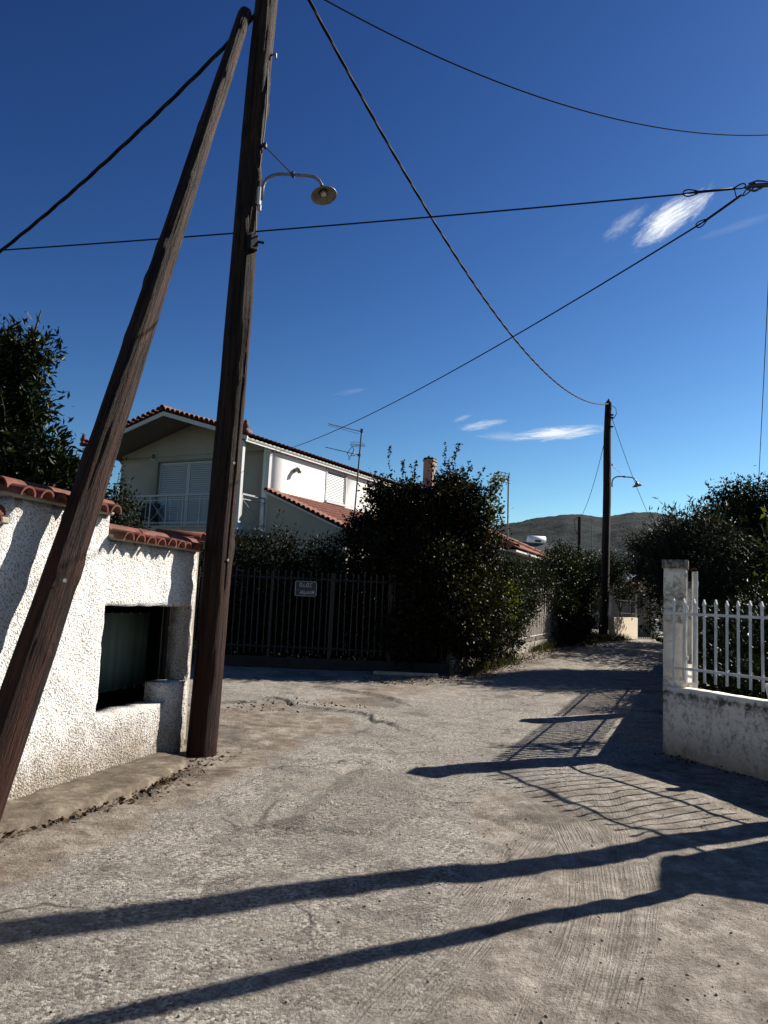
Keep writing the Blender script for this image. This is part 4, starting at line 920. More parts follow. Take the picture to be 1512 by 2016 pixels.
# lower storey front under the balcony and lean-to with tiled roof
LY0, LY1 = GY-.12, 10.5; LX1 = 3.05; LZ0, LZ1 = 4.74, 3.46
mb = MB(); mb.prism([(SW+.004, LY0+.12, 0), (LX1-.25, LY0+.12, 0), (LX1-.25, LY0+.12, LZ1+.02), (SW+.004, LY0+.12, LZ0-.10)], (0, .22, 0)); mb.box((LX1-.37, (LY0+LY1)/2+.3, 1.72), (.24, LY1-LY0-.8, 3.44)); mb.build('annex_wall', MT['housewall'], house)
mb = MB(); mb.bar((SW+.03, LY0+.1, 3.03), (LX1-.25, LY0+.1, 2.98), .03, .05); mb.build('string_course', MT['trim'], house)
mb = MB(); roof_slope(mb, (LX1, LY0-.02, LZ1), (LX1, LY1, LZ1), (SW+.01, LY0-.02, LZ0), (SW+.01, LY1, LZ0))
for k in range(18):
    f = (k+.5)/18; x = LX1+(SW-LX1)*f; z = LZ1+(LZ0-LZ1)*f; arc_tile(mb, (x, LY0-.10, z+.02), (x, LY0+.3, z+.04), .085, .08, (0, 0, 1), .012, 8)
mb.build('annex_roof', MT['roof'], house)
mb = MB(); mb.prism([(LX1-.02, LY0, LZ1-.03), (SW+.01, LY0, LZ0-.03), (SW+.01, LY0, LZ0-.09), (LX1-.02, LY0, LZ1-.09)], (0, LY1-LY0, 0)); mb.build('annex_eave', MT['trim'], house)
mb = MB(); cx_, cy_ = -.35, 13.2; mb.box((cx_, cy_, 6.93), (.46, .42, 1.7), None, .01); mb.box((cx_, cy_, 7.81), (.54, .50, .08), None, .02); ch = mb.build('chimney', m_simple('tan_chimney_render', (.30, .22, .17), .9, .15, 3, .003), house)
MB().box((cx_, cy_, 7.9), (.48, .44, .09), None, .02).build('chimney_cap', MT['dark'], ch)
MB().bar((SW+.03, GY+.14, 5.98), (SW+.16, GY+.05, 5.98), .05, .05).build('wire_bracket', MT['trim'], house)
# wicker chair on the balcony
pc = hw(-4.55, .85, 3.49)
chx = empty('wicker_chair', pc, -HK+.4, 'dark wicker armchair on the balcony behind the white railing', 'chair')
mb = MB(); mb.box((0, 0, .38), (.6, .56, .10), None, .03); mb.build('seat', MT['wickerd'], chx)
mb = MB(); mb.box((0, .27, .66), (.6, .07, .52), Matrix.Rotation(-.25, 3, 'X'), .03); mb.build('backrest', MT['wickerd'], chx)
for sx in (-1, 1):
    MB().tube([(sx*.3, -.28, .38), (sx*.33, -.26, .6), (sx*.33, 0, .64), (sx*.3, .28, .62)], .03, 8).build('armrest', MT['wickerd'], chx, True)
    for sy in (-1, 1): MB().tube([(sx*.26, sy*.24, .36), (sx*.33, sy*.3, 0)], .02, 8).build('leg', MT['wickerd'], chx)

# ---------------- aerials ----------------
def yagi(mb, a, b, n, w, side):
    a = Vector(a); b = Vector(b); mb.tube([a, b], .012, 6); s_ = Vector(side).normalized()
    for k in range(n):
        p = a.lerp(b, (k+.5)/n); l = w*(1-.4*k/n); mb.tube([p-s_*l, p+s_*l], .005, 5)
ab = Vector(at(690, 1066, 20.6)); atp = Vector(at(712, 848, 20.6))
an = empty('tv_aerial', ab, 0, 'tall rooftop aerial mast with two long booms in front of the house window', 'aerial', 'television aerials')
mb = MB(); mb.tube([ab-Vector((0, 0, 1.2)), atp], .022, 8); mb.build('mast', MT['aerial'], an, loc=-ab)
dcam = Vector((.55, .83, 0))
mb = MB(); yagi(mb, at(646, 834, 20.4), at(712, 850, 20.6), 14, .10, (.4, .9, .05)); mb.tube([at(646, 837, 20.4), at(706, 854, 20.6)], .006, 5); mb.box(atp, (.07, .07, .10)); mb.build('boom', MT['aerial'], an, loc=-ab)
mb = MB(); yagi(mb, at(640, 880, 20.3), at(707, 896, 20.6), 12, .08, (.4, .9, .05)); mb.box(at(707, 896, 20.6), (.08, .08, .06))
for (a, b) in [((683, 893), (694, 878)), ((686, 905), (697, 886)), ((690, 897), (700, 897)), ((684, 893), (689, 905)), ((694, 878), (699, 896))]: mb.tube([at(*a, 20.5), at(*b, 20.5)], .009, 5)
mb.build('boom', MT['aerial'], an, loc=-ab)
mb = MB()
for dz, rx in ((0, .21), (.06, .19)):
    c = Vector(at(704, 877, 20.6))+Vector((0, 0, dz)); mb.tube([c+Vector((rx*math.cos(a), rx*math.sin(a)*.8, 0)) for a in np.linspace(0, 2*math.pi, 28)], .006, 5)
c = Vector(at(704, 877, 20.6))
for a in np.linspace(0, math.pi, 4)[:3]: mb.tube([c-Vector((math.cos(a), math.sin(a)*.8, 0))*.21, c+Vector((math.cos(a), math.sin(a)*.8, 0))*.21], .004, 5)
mb.build('ring_dipole', MT['metal'], an, loc=-ab)
ab = Vector(at(999, 1098, 29.5)); atp = Vector(at(1001, 936, 29.5))
an2 = empty('tv_aerial', ab, 0, 'slim aerial mast with grid reflector above the orange roof', 'aerial', 'television aerials')
mb = MB(); mb.tube([ab-Vector((0, 0, .5)), atp], .030, 8); mb.tube([ab-Vector((0, 0, .1)), ab+Vector((0, 0, .25))], .09, 8); mb.build('mast', MT['metal'], an2, loc=-ab)
mb = MB()
for px0, px1 in ((988, 1000), ):
    for yy in (930, 936, 942, 948): mb.tube([at(986, yy-1, 29.3), at(1004, yy+4, 29.8)], .018, 5)
    for xx in (987, 995, 1003): mb.tube([at(xx, 930, 29.5), at(xx-2, 944+(xx-987)*.4, 29.5)], .018, 5)
    mb.tube([at(990, 951, 29.4), at(998, 941, 29.4), at(1001, 955, 29.6)], .018, 5)
mb.tube([at(974, 942, 29), at(999, 944, 29.5)], .020, 5)
mb.tube([Vector(at(979, 941, 29.1))+Vector((.14*math.cos(a), 0, .09*math.sin(a))) for a in np.linspace(0, 2*math.pi, 16)], .018, 5)
mb.build('grid_reflector', MT['aerial'], an2, loc=-ab)

# ---------------- distant buildings ----------------
def hip_house(name, cx, cy, rz, w, d, ze, zr, label, roofm, wallm, ridge=None, z0=.4):
    e = empty(name, (cx, cy, z0), rz, label, 'house'); ze -= z0; zr -= z0
    mb = MB(); t_ = .2; b = cell_wall('wall', [-w/2+.4, -w/2+1.6, -w/2+2.8, w/2-2.8, w/2-1.6, w/2-.4], [-.5, .9, 2.1, ze-.05], lambda i, j: not (j == 1 and i in (1, 3)), .2, lambda s, n, z: (s, -d/2+.4-n, z), wallm, e, 2)
    mb = MB(); mb.box((w/2-.5, .1, ze/2-.3), (.2, d-.9, ze+.5)); mb.box((-w/2+.5, .1, ze/2-.3), (.2, d-.9, ze+.5)); mb.box((0, d/2-.4, ze/2-.3), (w-1.2, .2, ze+.5)); mb.build('wall', wallm, e)
    mb = MB(); r = ridge if ridge is not None else (w-d)/2; c = [(-w/2, -d/2), (w/2, -d/2), (w/2, d/2), (-w/2, d/2)]; R0 = (-r, 0, zr); R1 = (r, 0, zr)
    P = [(*q, ze) for q in c]
    roof_slope(mb, P[0], P[1], R0, R1, .24, .36, .035); roof_slope(mb, P[2], P[3], R1, R0, .24, .36, .035); roof_slope(mb, P[1], P[2], R1, R1, .24, .36, .035); roof_slope(mb, P[3], P[0], R0, R0, .24, .36, .035)
    for a, b_ in ((P[0], R0), (P[3], R0), (P[1], R1), (P[2], R1), (R0, R1)):
        a = Vector(a); b_ = Vector(b_); k = max(1, int((b_-a).length/.45))
        for i in range(k): arc_tile(mb, a.lerp(b_, i/k)+Vector((0, 0, .05)), a.lerp(b_, (i+1.1)/k)+Vector((0, 0, .05)), .12, .10, (0, 0, 1), .015, 6)
    mb.build('roof', roofm, e)
    mb = MB()
    mb.box((0, 0, ze-.07), (w-.05, d-.05, .06)); mb.build('eave', MT['trim'], e)
    for sx in (-1, 1): MB().box((sx*(w/2-2.2), -d/2+.5, 1.5), (1.14, .05, 1.14)).build('window_shutter', MT['shutter'], e)
    return e
hip_house('bungalow', 1.55, 31.2, R(-24), 9.6, 6.6, 3.55, 4.95, 'low house with bright orange tiled roof behind the hedge', MT['rooforange'], MT['housewall'])
# flat roofed building carrying the solar tank
fb_ = empty('flat_roof_house', (12.2, 50, .5), R(-15), 'grey flat roofed house with terrace railing far behind the hedges', 'house')
cell_wall('wall', [-5, -3.4, -2.2, 2.0, 3.2, 5], [0, 1.0, 2.2, 3.75], lambda i, j: not (j == 1 and i in (1, 3)), .25, lambda s, n, z: (s, -3-n, z), MT['soffit'], fb_, 2)
mb = MB(); mb.box((-4.88, .15, 1.9), (.24, 5.8, 3.7)); mb.box((4.88, .15, 1.9), (.24, 5.8, 3.7)); mb.box((0, 3, 1.9), (9.4, .2, 3.7)); mb.box((0, 0, 3.86), (10.3, 6.6, .2), None, .02); mb.build('roof_slab', MT['soffit'], fb_)
mb = MB()
for k in range(74): x = -5+k*.137; mb.bar((x, -3.2, 4.0), (x, -3.2, 4.85), .025)
mb.bar((-5.05, -3.2, 4.87), (5.05, -3.2, 4.87), .05); mb.bar((-5.05, -3.2, 4.08), (5.05, -3.2, 4.08), .03); mb.build('terrace_railing', MT['metal'], fb_)
tk_ = Vector(at(1056, 1064, 45)); 
sol = empty('solar_water_heater', (tk_.x, tk_.y, tk_.z-1.1), R(8), 'white rooftop solar water tank on its metal stand', 'water tank')
mb = MB(); mb.tube([(-.52, 0, 1.1), (-.5, 0, 1.1), (.5, 0, 1.1), (.52, 0, 1.1)], [.22, .27, .27, .22], 20); mb.build('tank', MT['tankwhite'], sol, True); MB().box((0, -.272, 1.05), (.36, .01, .13)).build('badge', MT['lampback'], sol)
mb = MB()
for x in (-.4, .4):
    for yy in (-.2, .3): mb.bar((x, yy, 0), (x*.9, 0, .86), .04)
mb.bar((-.45, -.2, .1), (.45, -.2, .1), .04); mb.build('stand', MT['metal'], sol)
MB().box((0, -.75, .45), (1.9, 1.5, .06), Matrix.Rotation(R(40), 3, 'X'), .01).build('collector', MT['lampback'], sol)
plt = empty('roof_terrace', (tk_.x, tk_.y, .4), R(8), 'small rendered outbuilding under the solar tank mostly hidden by hedges', 'building')
mb = MB(); mb.box((0, .3, (tk_.z-1.1-.4)/2-.05), (3.4, 3.4, tk_.z-1.5-.02), None, .02); mb.build('wall', MT['soffit'], plt); MB().box((0, .3, tk_.z-1.53), (3.6, 3.6, .1), None, .02).build('roof_slab', MT['trim'], plt)
# grey building with white roof edge
gb = Vector(at(1238, 1120, 42)); gbe = empty('grey_building', (gb.x, gb.y+2, .5), R(-12), 'pale grey building with sheet roof beyond the garden gate', 'building')
cell_wall('wall', [-2.6, -1.6, -.6, .6, 1.6, 2.6], [-.3, 1., 2.2, 2.75], lambda i, j: not (j == 1 and i in (1, 3)), .2, lambda s, n, z: (s, -1.5-n, z), MT['housewall'], gbe, 2)
for sx in (-2.5, 2.5): MB().box((sx, .1, 1.2), (.2, 2.8, 3.)).build('side_wall', MT['housewall'], gbe)
mb = MB(); mb.box((0, 0, 3.05), (5.8, 4.2, .08), Matrix.Rotation(R(9), 3, 'X')); mb.build('sheet_roof', MT['greyroof'], gbe); MB().bar((-2.9, -2.1, 2.73), (2.9, -2.1, 2.73), .04, .16).build('roof_edge', MT['trim'], gbe)

# garden gate down the road with tiled arch, beige wall
gl = G(1203, 1262); gr = G(1250, 1257)
g0 = Vector((8.35, 28.0, .55)); gd = Vector((.40, .917, 0)).normalized()
gd = (Vector((gr[0], gr[1], 0))-Vector((gl[0], gl[1], 0))).normalized()
bw = empty('beige_wall', (gl[0], gl[1], gl[2]), 0, 'sunlit beige low wall beside the far garden gate', 'wall')
bx = gd; p0 = Vector((gl[0], gl[1], gl[2]-.03)); L1 = (Vector(gr)-Vector(gl)).length
bw.location = p0; mb = MB(); mb.bar(p0+Vector((0, 0, .45)), p0+bx*L1+Vector((0, 0, .45)), .2, .80, .006); mb.build('wall_body', MT['beige'], bw, loc=-p0)
mb = MB(); 
for k in range(26): q = p0+bx*(.05+k*.11); mb.bar(q+Vector((0, 0, .84)), q+Vector((0, 0, 1.5)), .012)
for z in (1.0, 1.46): mb.bar(p0+Vector((0, 0, z)), p0+bx*L1+Vector((0, 0, z)), .02)
mb.build('iron_railing', MT['irondark'], bw, loc=-p0)
gx = p0+bx*(L1+.04); bx = Vector((.853, .522, 0)); gate = empty('garden_gate', gx, 0, 'narrow iron garden gate under a small tiled arch', 'gate'); GW = .9
mb = MB()
for k in range(9): q = gx+bx*(.06+k*(GW-.06)/8); mb.bar(q+Vector((0, 0, .05)), q+Vector((0, 0, 1.72+.05*math.sin(k/8*math.pi))), .018)
for z in (.12, .6, 1.6): mb.bar(gx+bx*.03+Vector((0, 0, z)), gx+bx*(GW)+Vector((0, 0, z)), .03)
mb.bar(gx+bx*.06+Vector((0, .02, .35)), gx+bx*(GW-.02)+Vector((0, .02, .35)), .01, .5); mb.build('gate_leaf', MT['irondark'], gate, loc=-gx)
for k, q in enumerate((gx+bx*.03, gx+bx*(GW+.05))):
    mb = MB(); mb.bar(q+Vector((0, -.02, 0)), q+Vector((0, -.02, 1.95)), .05, .05); mb.build('gate_jamb', MT['trim'], gate, loc=-gx)
mb = MB(); pts = []
cxm = gx+bx*(GW/2+.05)
for a in np.linspace(0, math.pi, 14): pts.append(cxm+bx*math.cos(a)*.42+Vector((0, -.12, 1.96+.40*math.sin(a))))
mb.prism(pts, (0, .5, 0)); mb.build('arch', MT['beige'], gate, loc=-gx)
mb = MB()
for k, a in enumerate(np.linspace(.15, math.pi-.15, 6)):
    q = cxm+bx*math.cos(a)*.47+Vector((0, 0, 1.96+.45*math.sin(a))); nv = bx*math.cos(a)+Vector((0, 0, math.sin(a)))
    arc_tile(mb, q+Vector((0, -.3, -.03)), q+Vector((0, .5, .02)), .11, .10, nv, .015, 8)
mb.build('arch_tiles', MT['tile'], gate, True, loc=-gx)
sw = empty('step_wall', gx+bx*(GW+.1), 0, 'short white stub wall and step right of the far gate', 'wall')
mb = MB(); q = gx+bx*(GW+.09); mb.bar(q+Vector((0, 0, .38)), q+bx*.24+Vector((0, 0, .38)), .2, .85, .01); mb.build('wall_body', MT['trim'], sw, loc=-Vector(sw.location))
mb = MB(); mb.bar(q+bx*.1+Vector((0, -.5, .04)), q+bx*1.6+Vector((0, -.5, .04)), .5, .22, .02); mb.build('step', MT['concrete'], sw, loc=-Vector(sw.location))
lp_ = Vector(at(1241, 1140, 34)); ps = empty('thin_post', (lp_.x, lp_.y, .5), 0, 'thin grey metal post rising behind the tiled arch', 'post')
tp = Vector(at(1241, 1098, 34)); mb = MB(); mb.tube([(lp_.x, lp_.y, .5), (lp_.x, lp_.y, tp.z)], .03, 8); mb.build('shaft', MT['metal'], ps, loc=-Vector(ps.location))
mb = MB(); mb.tube([tp, tp+Vector((.1, 0, .12)), tp+Vector((-.25, 0, .2))], .035, 8); mb.build('head', MT['trim'], ps, loc=-Vector(ps.location))
# small distant pole with aerial
sp0 = Vector(at(1143, 1100, 40)); sp1 = Vector(at(1141, 1018, 40)); dp = empty('utility_pole', (sp0.x, sp0.y, .5), 0, 'small distant pole among the hedges left of the far pole', 'utility pole')
mb = MB(); mb.tube([(sp0.x, sp0.y, .5), sp1], [.12, .09], 10); mb.build('shaft', MT['farpole'], dp, loc=-Vector(dp.location))
mb = MB(); mb.tube([sp1, sp1+Vector((-.25, 0, -.1)), sp1+Vector((-.22, 0, -.7)), sp1+Vector((0, 0, -1.0))], .018, 6); mb.build('cable_loop', MT['cable'], dp, loc=-Vector(dp.location))
a0 = Vector(at(1166, 1092, 42)); a1 = Vector(at(1166, 1020, 42)); a3 = empty('tv_aerial', (a0.x, a0.y, .5), 0, 'faint thin aerial mast right of the small distant pole', 'aerial', 'television aerials')
mb = MB(); mb.tube([(a0.x, a0.y, .5), a1], .025, 6); mb.tube([at(1143, 1018, 42), at(1168, 1024, 42)], .015, 5)
mb.build('mast', MT['aerial'], a3, loc=-Vector(a3.location))
mb = MB()
for k in range(5): mb.tube([at(1160+k*2.4, 1018+k, 41.8), at(1161+k*2.4, 1030-k, 42.2)], .014, 5)
mb.build('boom', MT['aerial'], a3, loc=-Vector(a3.location))

# ---------------- picket fences of the corner garden ----------------
def old_fence(name, P0, P1, h0, h1, base_h, step, mat, label, posts, w=.035):
    P0 = Vector(P0); P1 = Vector(P1); L = (P1-P0).length; d = (P1-P0).normalized(); nn_ = Vector((d.y, -d.x, 0)); rr = random.Random(3)
    e = empty(name, ((P0.x+P1.x)/2, (P0.y+P1.y)/2, 0), 0, label, 'fence'); l = -Vector(e.location)
    mb = MB(); k = int(L/step)
    for i in range(k):
        p = P0+d*(i+.5)*step; g = float(hgt(p.x, p.y)); hh = h1+rr.uniform(-.03, .03)
        picket(mb, (p.x, p.y, g+h0), (p.x+rr.uniform(-.02, .02), p.y, g+hh), w, .018, d, nn_)
    mb.build('picket_panel', MT[mat], e, loc=l)
    for z in (h0+.12, h1-.16):
        pts = [P0.lerp(P1, q/8) for q in range(9)]
        MB().tube([(u.x, u.y, float(hgt(u.x, u.y))+z) for u in pts], .02, 4).build('rail', MT[mat], e, loc=l)
    for i in range(posts+1):
        p = P0.lerp(P1, i/posts)-nn_*.05; g = float(hgt(p.x, p.y)); MB().bar((p.x, p.y, g-.1), (p.x, p.y, g+h1-.02), .06).build('post', MT[mat], e, loc=l)
    pts = [P0.lerp(P1, q/10) for q in range(11)]; V = []
    for u in pts:
        g = float(hgt(u.x, u.y))
        for a_, b_ in ((-.08, -.1), (.08, -.1), (.08, base_h), (-.08, base_h)): V.append((u.x+nn_.x*a_, u.y+nn_.y*a_, g+b_))
    MB().add(V, [(4*k+i, 4*k+(i+1) % 4, 4*k+4+(i+1) % 4, 4*k+4+i) for k in range(10) for i in range(4)]+[(0, 1, 2, 3), (40, 43, 42, 41)]).build('base', MT['basedark' if mat == 'picketdark' else 'concrete'], e, loc=l)
    return e
CR = (1.45, 15.85, 0)
old_fence('wooden_fence', (-9.5, 15.45, 0), CR, .28, 1.95, .2, .125, 'picketdark', 'dark picket fence under the hedge carrying the street sign', 9, .022)
old_fence('wooden_fence', (CR[0]+.05, CR[1]+.1, 0), (7.35, 27.0, 0), .30, 1.72, .28, .105, 'picketpale', 'pale weathered picket fence on a concrete base along the road', 8)
# street sign
sc_ = Vector(at(602, 1159, 15.38)); sg = empty('street_sign', sc_, R(1), 'dark rounded street name sign with pale Greek letters on the fence', 'sign')
def rrect(w, h, r, n=6):
    P = []
    for cx, cy, a0 in ((w/2-r, h/2-r, 0), (-w/2+r, h/2-r, 90), (-w/2+r, -h/2+r, 180), (w/2-r, -h/2+r, 270)):
        for k in range(n+1): a = R(a0+90*k/n); P.append((cx+r*math.cos(a), 0, cy+r*math.sin(a)))
    return P
MB().prism(rrect(.44, .31, .04), (0, .012, 0)).build('plate', MT['signface'], sg)
q = rrect(.415, .285, .032); MB().tube([Vector(p)+Vector((0, -.003, 0)) for p in q+[q[0], q[1]]], .0045, 6, False).build('border', MT['signtext'], sg)
GLY = {'O': [[(.5+.42*math.cos(a), .5+.5*math.sin(a)) for a in np.linspace(0, 2*math.pi, 15)]], 'D': [[(.02, 0), (.5, 1), (.98, 0), (.02, 0)]], 'S': [[(.9, 1), (.1, 1), (.55, .5), (.1, 0), (.9, 0)]],
       'Z': [[(.1, 1), (.9, 1), (.1, 0), (.9, 0)]], 'A': [[(.02, 0), (.5, 1), (.98, 0)], [(.2, .35), (.8, .35)]], 'I': [[(.5, 0), (.5, 1)]], 'L': [[(.02, 0), (.5, 1), (.98, 0)]], 'H': [[(.1, 0), (.1, 1)], [(.9, 0), (.9, 1)], [(.1, .5), (.9, .5)]]}
def letters(txt, cx, z0, h, w, gap, parent):
    mb = MB(); adv = [w*(.35 if c == 'I' else 1)+gap for c in txt]; x = cx-sum(adv)/2+gap/2
    for c, a in zip(txt, adv):
        wid = a-gap
        for st_ in GLY[c]: mb.tube([(x+px*wid if c != 'I' else x+wid/2, -.004, z0+pz*h) for px, pz in st_], .0072, 6)
        x += a
    mb.build('lettering', MT['signtext'], parent)
letters('ODOS', 0, .035, .075, .052, .016, sg); letters('ZAIDALH', 0, -.105, .072, .042, .012, sg)
# concrete slab and kerb stones by the corner
kb = MB()
for (a, b) in [((735, 1328), (862, 1334))]:
    A_ = Vector(G(*a)); B_ = Vector(G(*b)); kb.bar(A_+Vector((0, 0, .04)), B_+Vector((0, 0, .04)), .16, .07, .012)
o = kb.build('kerb_slab', MT['concrete']); tag(o, 'loose pale concrete slab lying before the fence corner', 'slab')
strip('footway', [G(885, 1338)[:2], G(950, 1322)[:2], G(1010, 1302)[:2], G(1075, 1284)[:2], G(1150, 1275)[:2]], [(1.62, 15.95), (2.7, 18.1), (4.1, 20.9), (5.6, 23.6), (7.3, 26.5)], .06, MT['pave'], 'broken concrete edge along the pale picket fence', 60)

# ---------------- vegetation ----------------
def leaves_at(P, D, size, aspect, name, mat, parent=None, fold=.3, jit=.35, rnd=None, loc=None):
    n = len(P); P = np.asarray(P); D = D/np.maximum(1e-6, np.linalg.norm(D, axis=1, keepdims=True))
    r = rng.normal(size=(n, 3)); s_ = np.cross(D, r); s_ /= np.maximum(1e-6, np.linalg.norm(s_, axis=1, keepdims=True)); u_ = np.cross(s_, D)
    L = size*(1+(jit+.15)*(rng.random(n)*2-1))[:, None]; w = L*aspect
    V = np.stack([P, P+D*L*.45+s_*w*.5+u_*w*fold*.5, P+D*L-u_*L*.08, P+D*L*.45-s_*w*.5+u_*w*fold*.5], 1).reshape(-1, 3)
    b = np.arange(n)*4; Fc = np.stack([np.stack([b, b+1, b+2], -1), np.stack([b, b+2, b+3], -1)], 1).reshape(-1, 3)
    rv = rng.random(n) if rnd is None else rnd
    return np_mesh(name, V, Fc, mat, parent, attrs={'rnd': ('FACE', np.repeat(rv, 2))}, loc=loc)
def crown_points(blobs, n, lump=.22, shell=.8, cl=14, spread=.1):
    B = np.array([b[:6] for b in blobs], float); ar = (B[:, 3]*B[:, 4]+B[:, 4]*B[:, 5]+B[:, 3]*B[:, 5]); pr_ = ar/ar.sum()
    nc = n//cl; bi = rng.choice(len(B), nc, p=pr_); d = rng.normal(size=(nc, 3)); d /= np.linalg.norm(d, axis=1, keepdims=True)
    f = np.where(rng.random(nc) < shell, 1-np.abs(rng.normal(size=nc))*.10, rng.random(nc)**.5*.85)
    lm = 1+lump*(fbm(d[:, 0]*2.3+bi*3.1+40, d[:, 1]*2.3+d[:, 2]*1.9+40, 3, 91)-.5)*2
    c = B[bi, :3]+d*B[bi, 3:6]*(f*lm)[:, None]
    P = np.repeat(c, cl, 0)+rng.normal(size=(nc*cl, 3))*spread*np.repeat(.5+rng.random(nc), cl)[:, None]
    D = np.repeat(d, cl, 0)*.7+rng.normal(size=(nc*cl, 3))*.75+np.array([0, 0, .1])
    return P, D, c, d
def shoots(base, dirs, length, nl, size):
    P, D = [], []; lines = []
    for b, d in zip(base, dirs):
        d = np.array(d, float); d /= np.linalg.norm(d); L = length*(.5+rng.random()); bend = rng.normal(size=3)*.18
        pts = [b+d*L*t_+bend*L*t_*t_ for t_ in np.linspace(0, 1, 6)]; lines.append(pts)
        for k in range(nl):
            t_ = rng.random()**.8; p = b+d*L*t_+bend*L*t_*t_; P.append(p); D.append(rng.normal(size=3)*.8+d*.5)
    return np.array(P), np.array(D), lines
def plant(name, blobs, n, size, aspect, mat, label, cat_='tree', base=None, trunk=.08, lump=.22, spread=.1, shoot=0, slen=.4, group=None, sdir=None, red=0, shell=.8, cl=14, dens_drop=0, stems=None, floor=.03):
    bl = [list(map(float, b)) for b in blobs]
    bx_ = base if base is not None else (bl[0][0], bl[0][1]); gz = float(hgt(bx_[0], bx_[1]))
    e = empty(name, (bx_[0], bx_[1], gz), 0, label, cat_, group); loc = -Vector(e.location)
    P, D, c, d = crown_points(bl, n, lump, shell, cl, spread); mb = MB()
    if shoot:
        s_i = rng.choice(len(c), shoot); dr_ = d[s_i]*.7+np.array([0, 0, .8]) if sdir is None else d[s_i]*.4+np.array(sdir)
        k = c[:, 2][s_i] > np.median(c[:, 2]); s_i = s_i[k]; dr_ = dr_[k]
        P2, D2, lines = shoots(c[s_i], dr_, slen, int(14+slen*22), size)
        if len(P2): P = np.vstack([P, P2]); D = np.vstack([D, D2])
        for l_ in lines: mb.tube([Vector(map(float, q)) for q in l_], [.006, .005, .005, .004, .003, .002], 4, False)
    mk = P[:, 2] > hgt(P[:, 0], P[:, 1])+floor; P, D = P[mk], D[mk]
    leaves_at(P, D, size, aspect, 'crown', MT[mat], e, loc=loc)
    if red:
        i_ = rng.choice(len(c), red); k = c[i_, 2] > np.percentile(c[:, 2], 45); i_ = i_[k]
        P3 = np.repeat(c[i_], 9, 0)+rng.normal(size=(len(i_)*9, 3))*.05+np.repeat(d[i_]*.04, 9, 0); D3 = rng.normal(size=(len(P3), 3))
        fo = leaves_at(P3, D3, .05, .8, 'flowers', MT['lf_red'], e, loc=loc); fo['kind'] = 'stuff'
    fork = np.array([bx_[0], bx_[1], gz+max(.3, (bl[0][2]-gz)*.45)])
    nb = stems or 1
    for q in range(nb):
        o_ = rng.normal(size=3)*np.array([.12, .12, 0])*(nb > 1)
        b0 = np.array([bx_[0], bx_[1], gz-.1])+o_
        m1 = (b0+fork)/2+rng.normal(size=3)*.05
        mb.tube([Vector(map(float, p)) for p in (b0, m1, fork)], [trunk*1.15, trunk, trunk*.85], 9)
    for b in bl:
        t_ = np.array(b[:3]); mid = (fork+t_)/2+rng.normal(size=3)*.12; mb.tube([Vector(map(float, p)) for p in (fork, mid, t_, t_+(t_-mid)*.4)], [trunk*.7, trunk*.5, trunk*.3, .008], 7, False)
        for k in range(5):
            dd_ = rng.normal(size=3); dd_ /= np.linalg.norm(dd_); p2 = t_+dd_*np.array(b[3:6])*.85; m2 = (t_+p2)/2+rng.normal(size=3)*.06
            mb.tube([Vector(map(float, p)) for p in (mid*.3+t_*.7, m2, p2)], [trunk*.3, trunk*.16, .005], 5, False)
    mb.build('trunk', MT['bark'], e, True, loc=loc)
    return e
def bl(px, py, y, rx, rz, ry=None):       # foliage mass seen at pixel, half sizes in metres
    p = at(px, py, y); return (p[0], p[1], p[2], rx, ry if ry else rx, rz)
# orange tree behind the stucco wall
plant('orange_tree', [bl(-10, 780, 10.5, .55, .75), bl(58, 690, 10.3, .30, .20), bl(10, 900, 10.5, .75, .5), bl(-100, 810, 11, 1.0, 1.2), bl(80, 940, 10.2, .42, .32), bl(-20, 980, 10.4, 1.0, .5), bl(60, 800, 10.4, .27, .22), bl(125, 945, 10.2, .26, .22), bl(-15, 690, 10.6, .3, .25), bl(20, 735, 10.4, .35, .2)], 36000, .105, .34, 'lf_orange',
      'dark orange tree rising behind the stucco wall on the left', base=(-6.0, 10.7), trunk=.1, spread=.085, shoot=130, slen=.32, cl=12, lump=.35)
plant('garden_shrub', [bl(232, 1010, 9.6, .18, .28), bl(252, 1035, 9.4, .14, .15), bl(205, 1020, 9.8, .2, .25)], 2600, .05, .42, 'lf_hedge', 'small leafy shrub peeping over the coping between the poles', 'shrub', trunk=.02, shoot=40, slen=.32, spread=.06)
# hedge behind the dark fence
hb = []
for px, top in [(400, 1075), (455, 1062), (500, 1060), (545, 1052), (590, 1062), (635, 1072), (680, 1050)]:
    tp_ = at(px, top, 16.9); hb.append((tp_[0], 16.95, (tp_[2]+.1)/2, .62, .55, tp_[2]/2-.02))
for xx in (-6.6, -7.8, -9.2): hb.append((xx, 17.0, 1.4, .8, .6, 1.25))
for xx in (-3.4, -2.5, -1.6, -.8, 0., .7): hb.append((xx, 17.0, .75, .6, .6, .7))
plant('hedge', hb, 135000, .066, .42, 'lf_hedge', 'tall dark leafy hedge behind the picket fence and street sign', 'hedge', base=(-2.6, 17.1), trunk=.05, spread=.10, shoot=420, slen=.38, cl=13, floor=.05, shell=.6, stems=3)
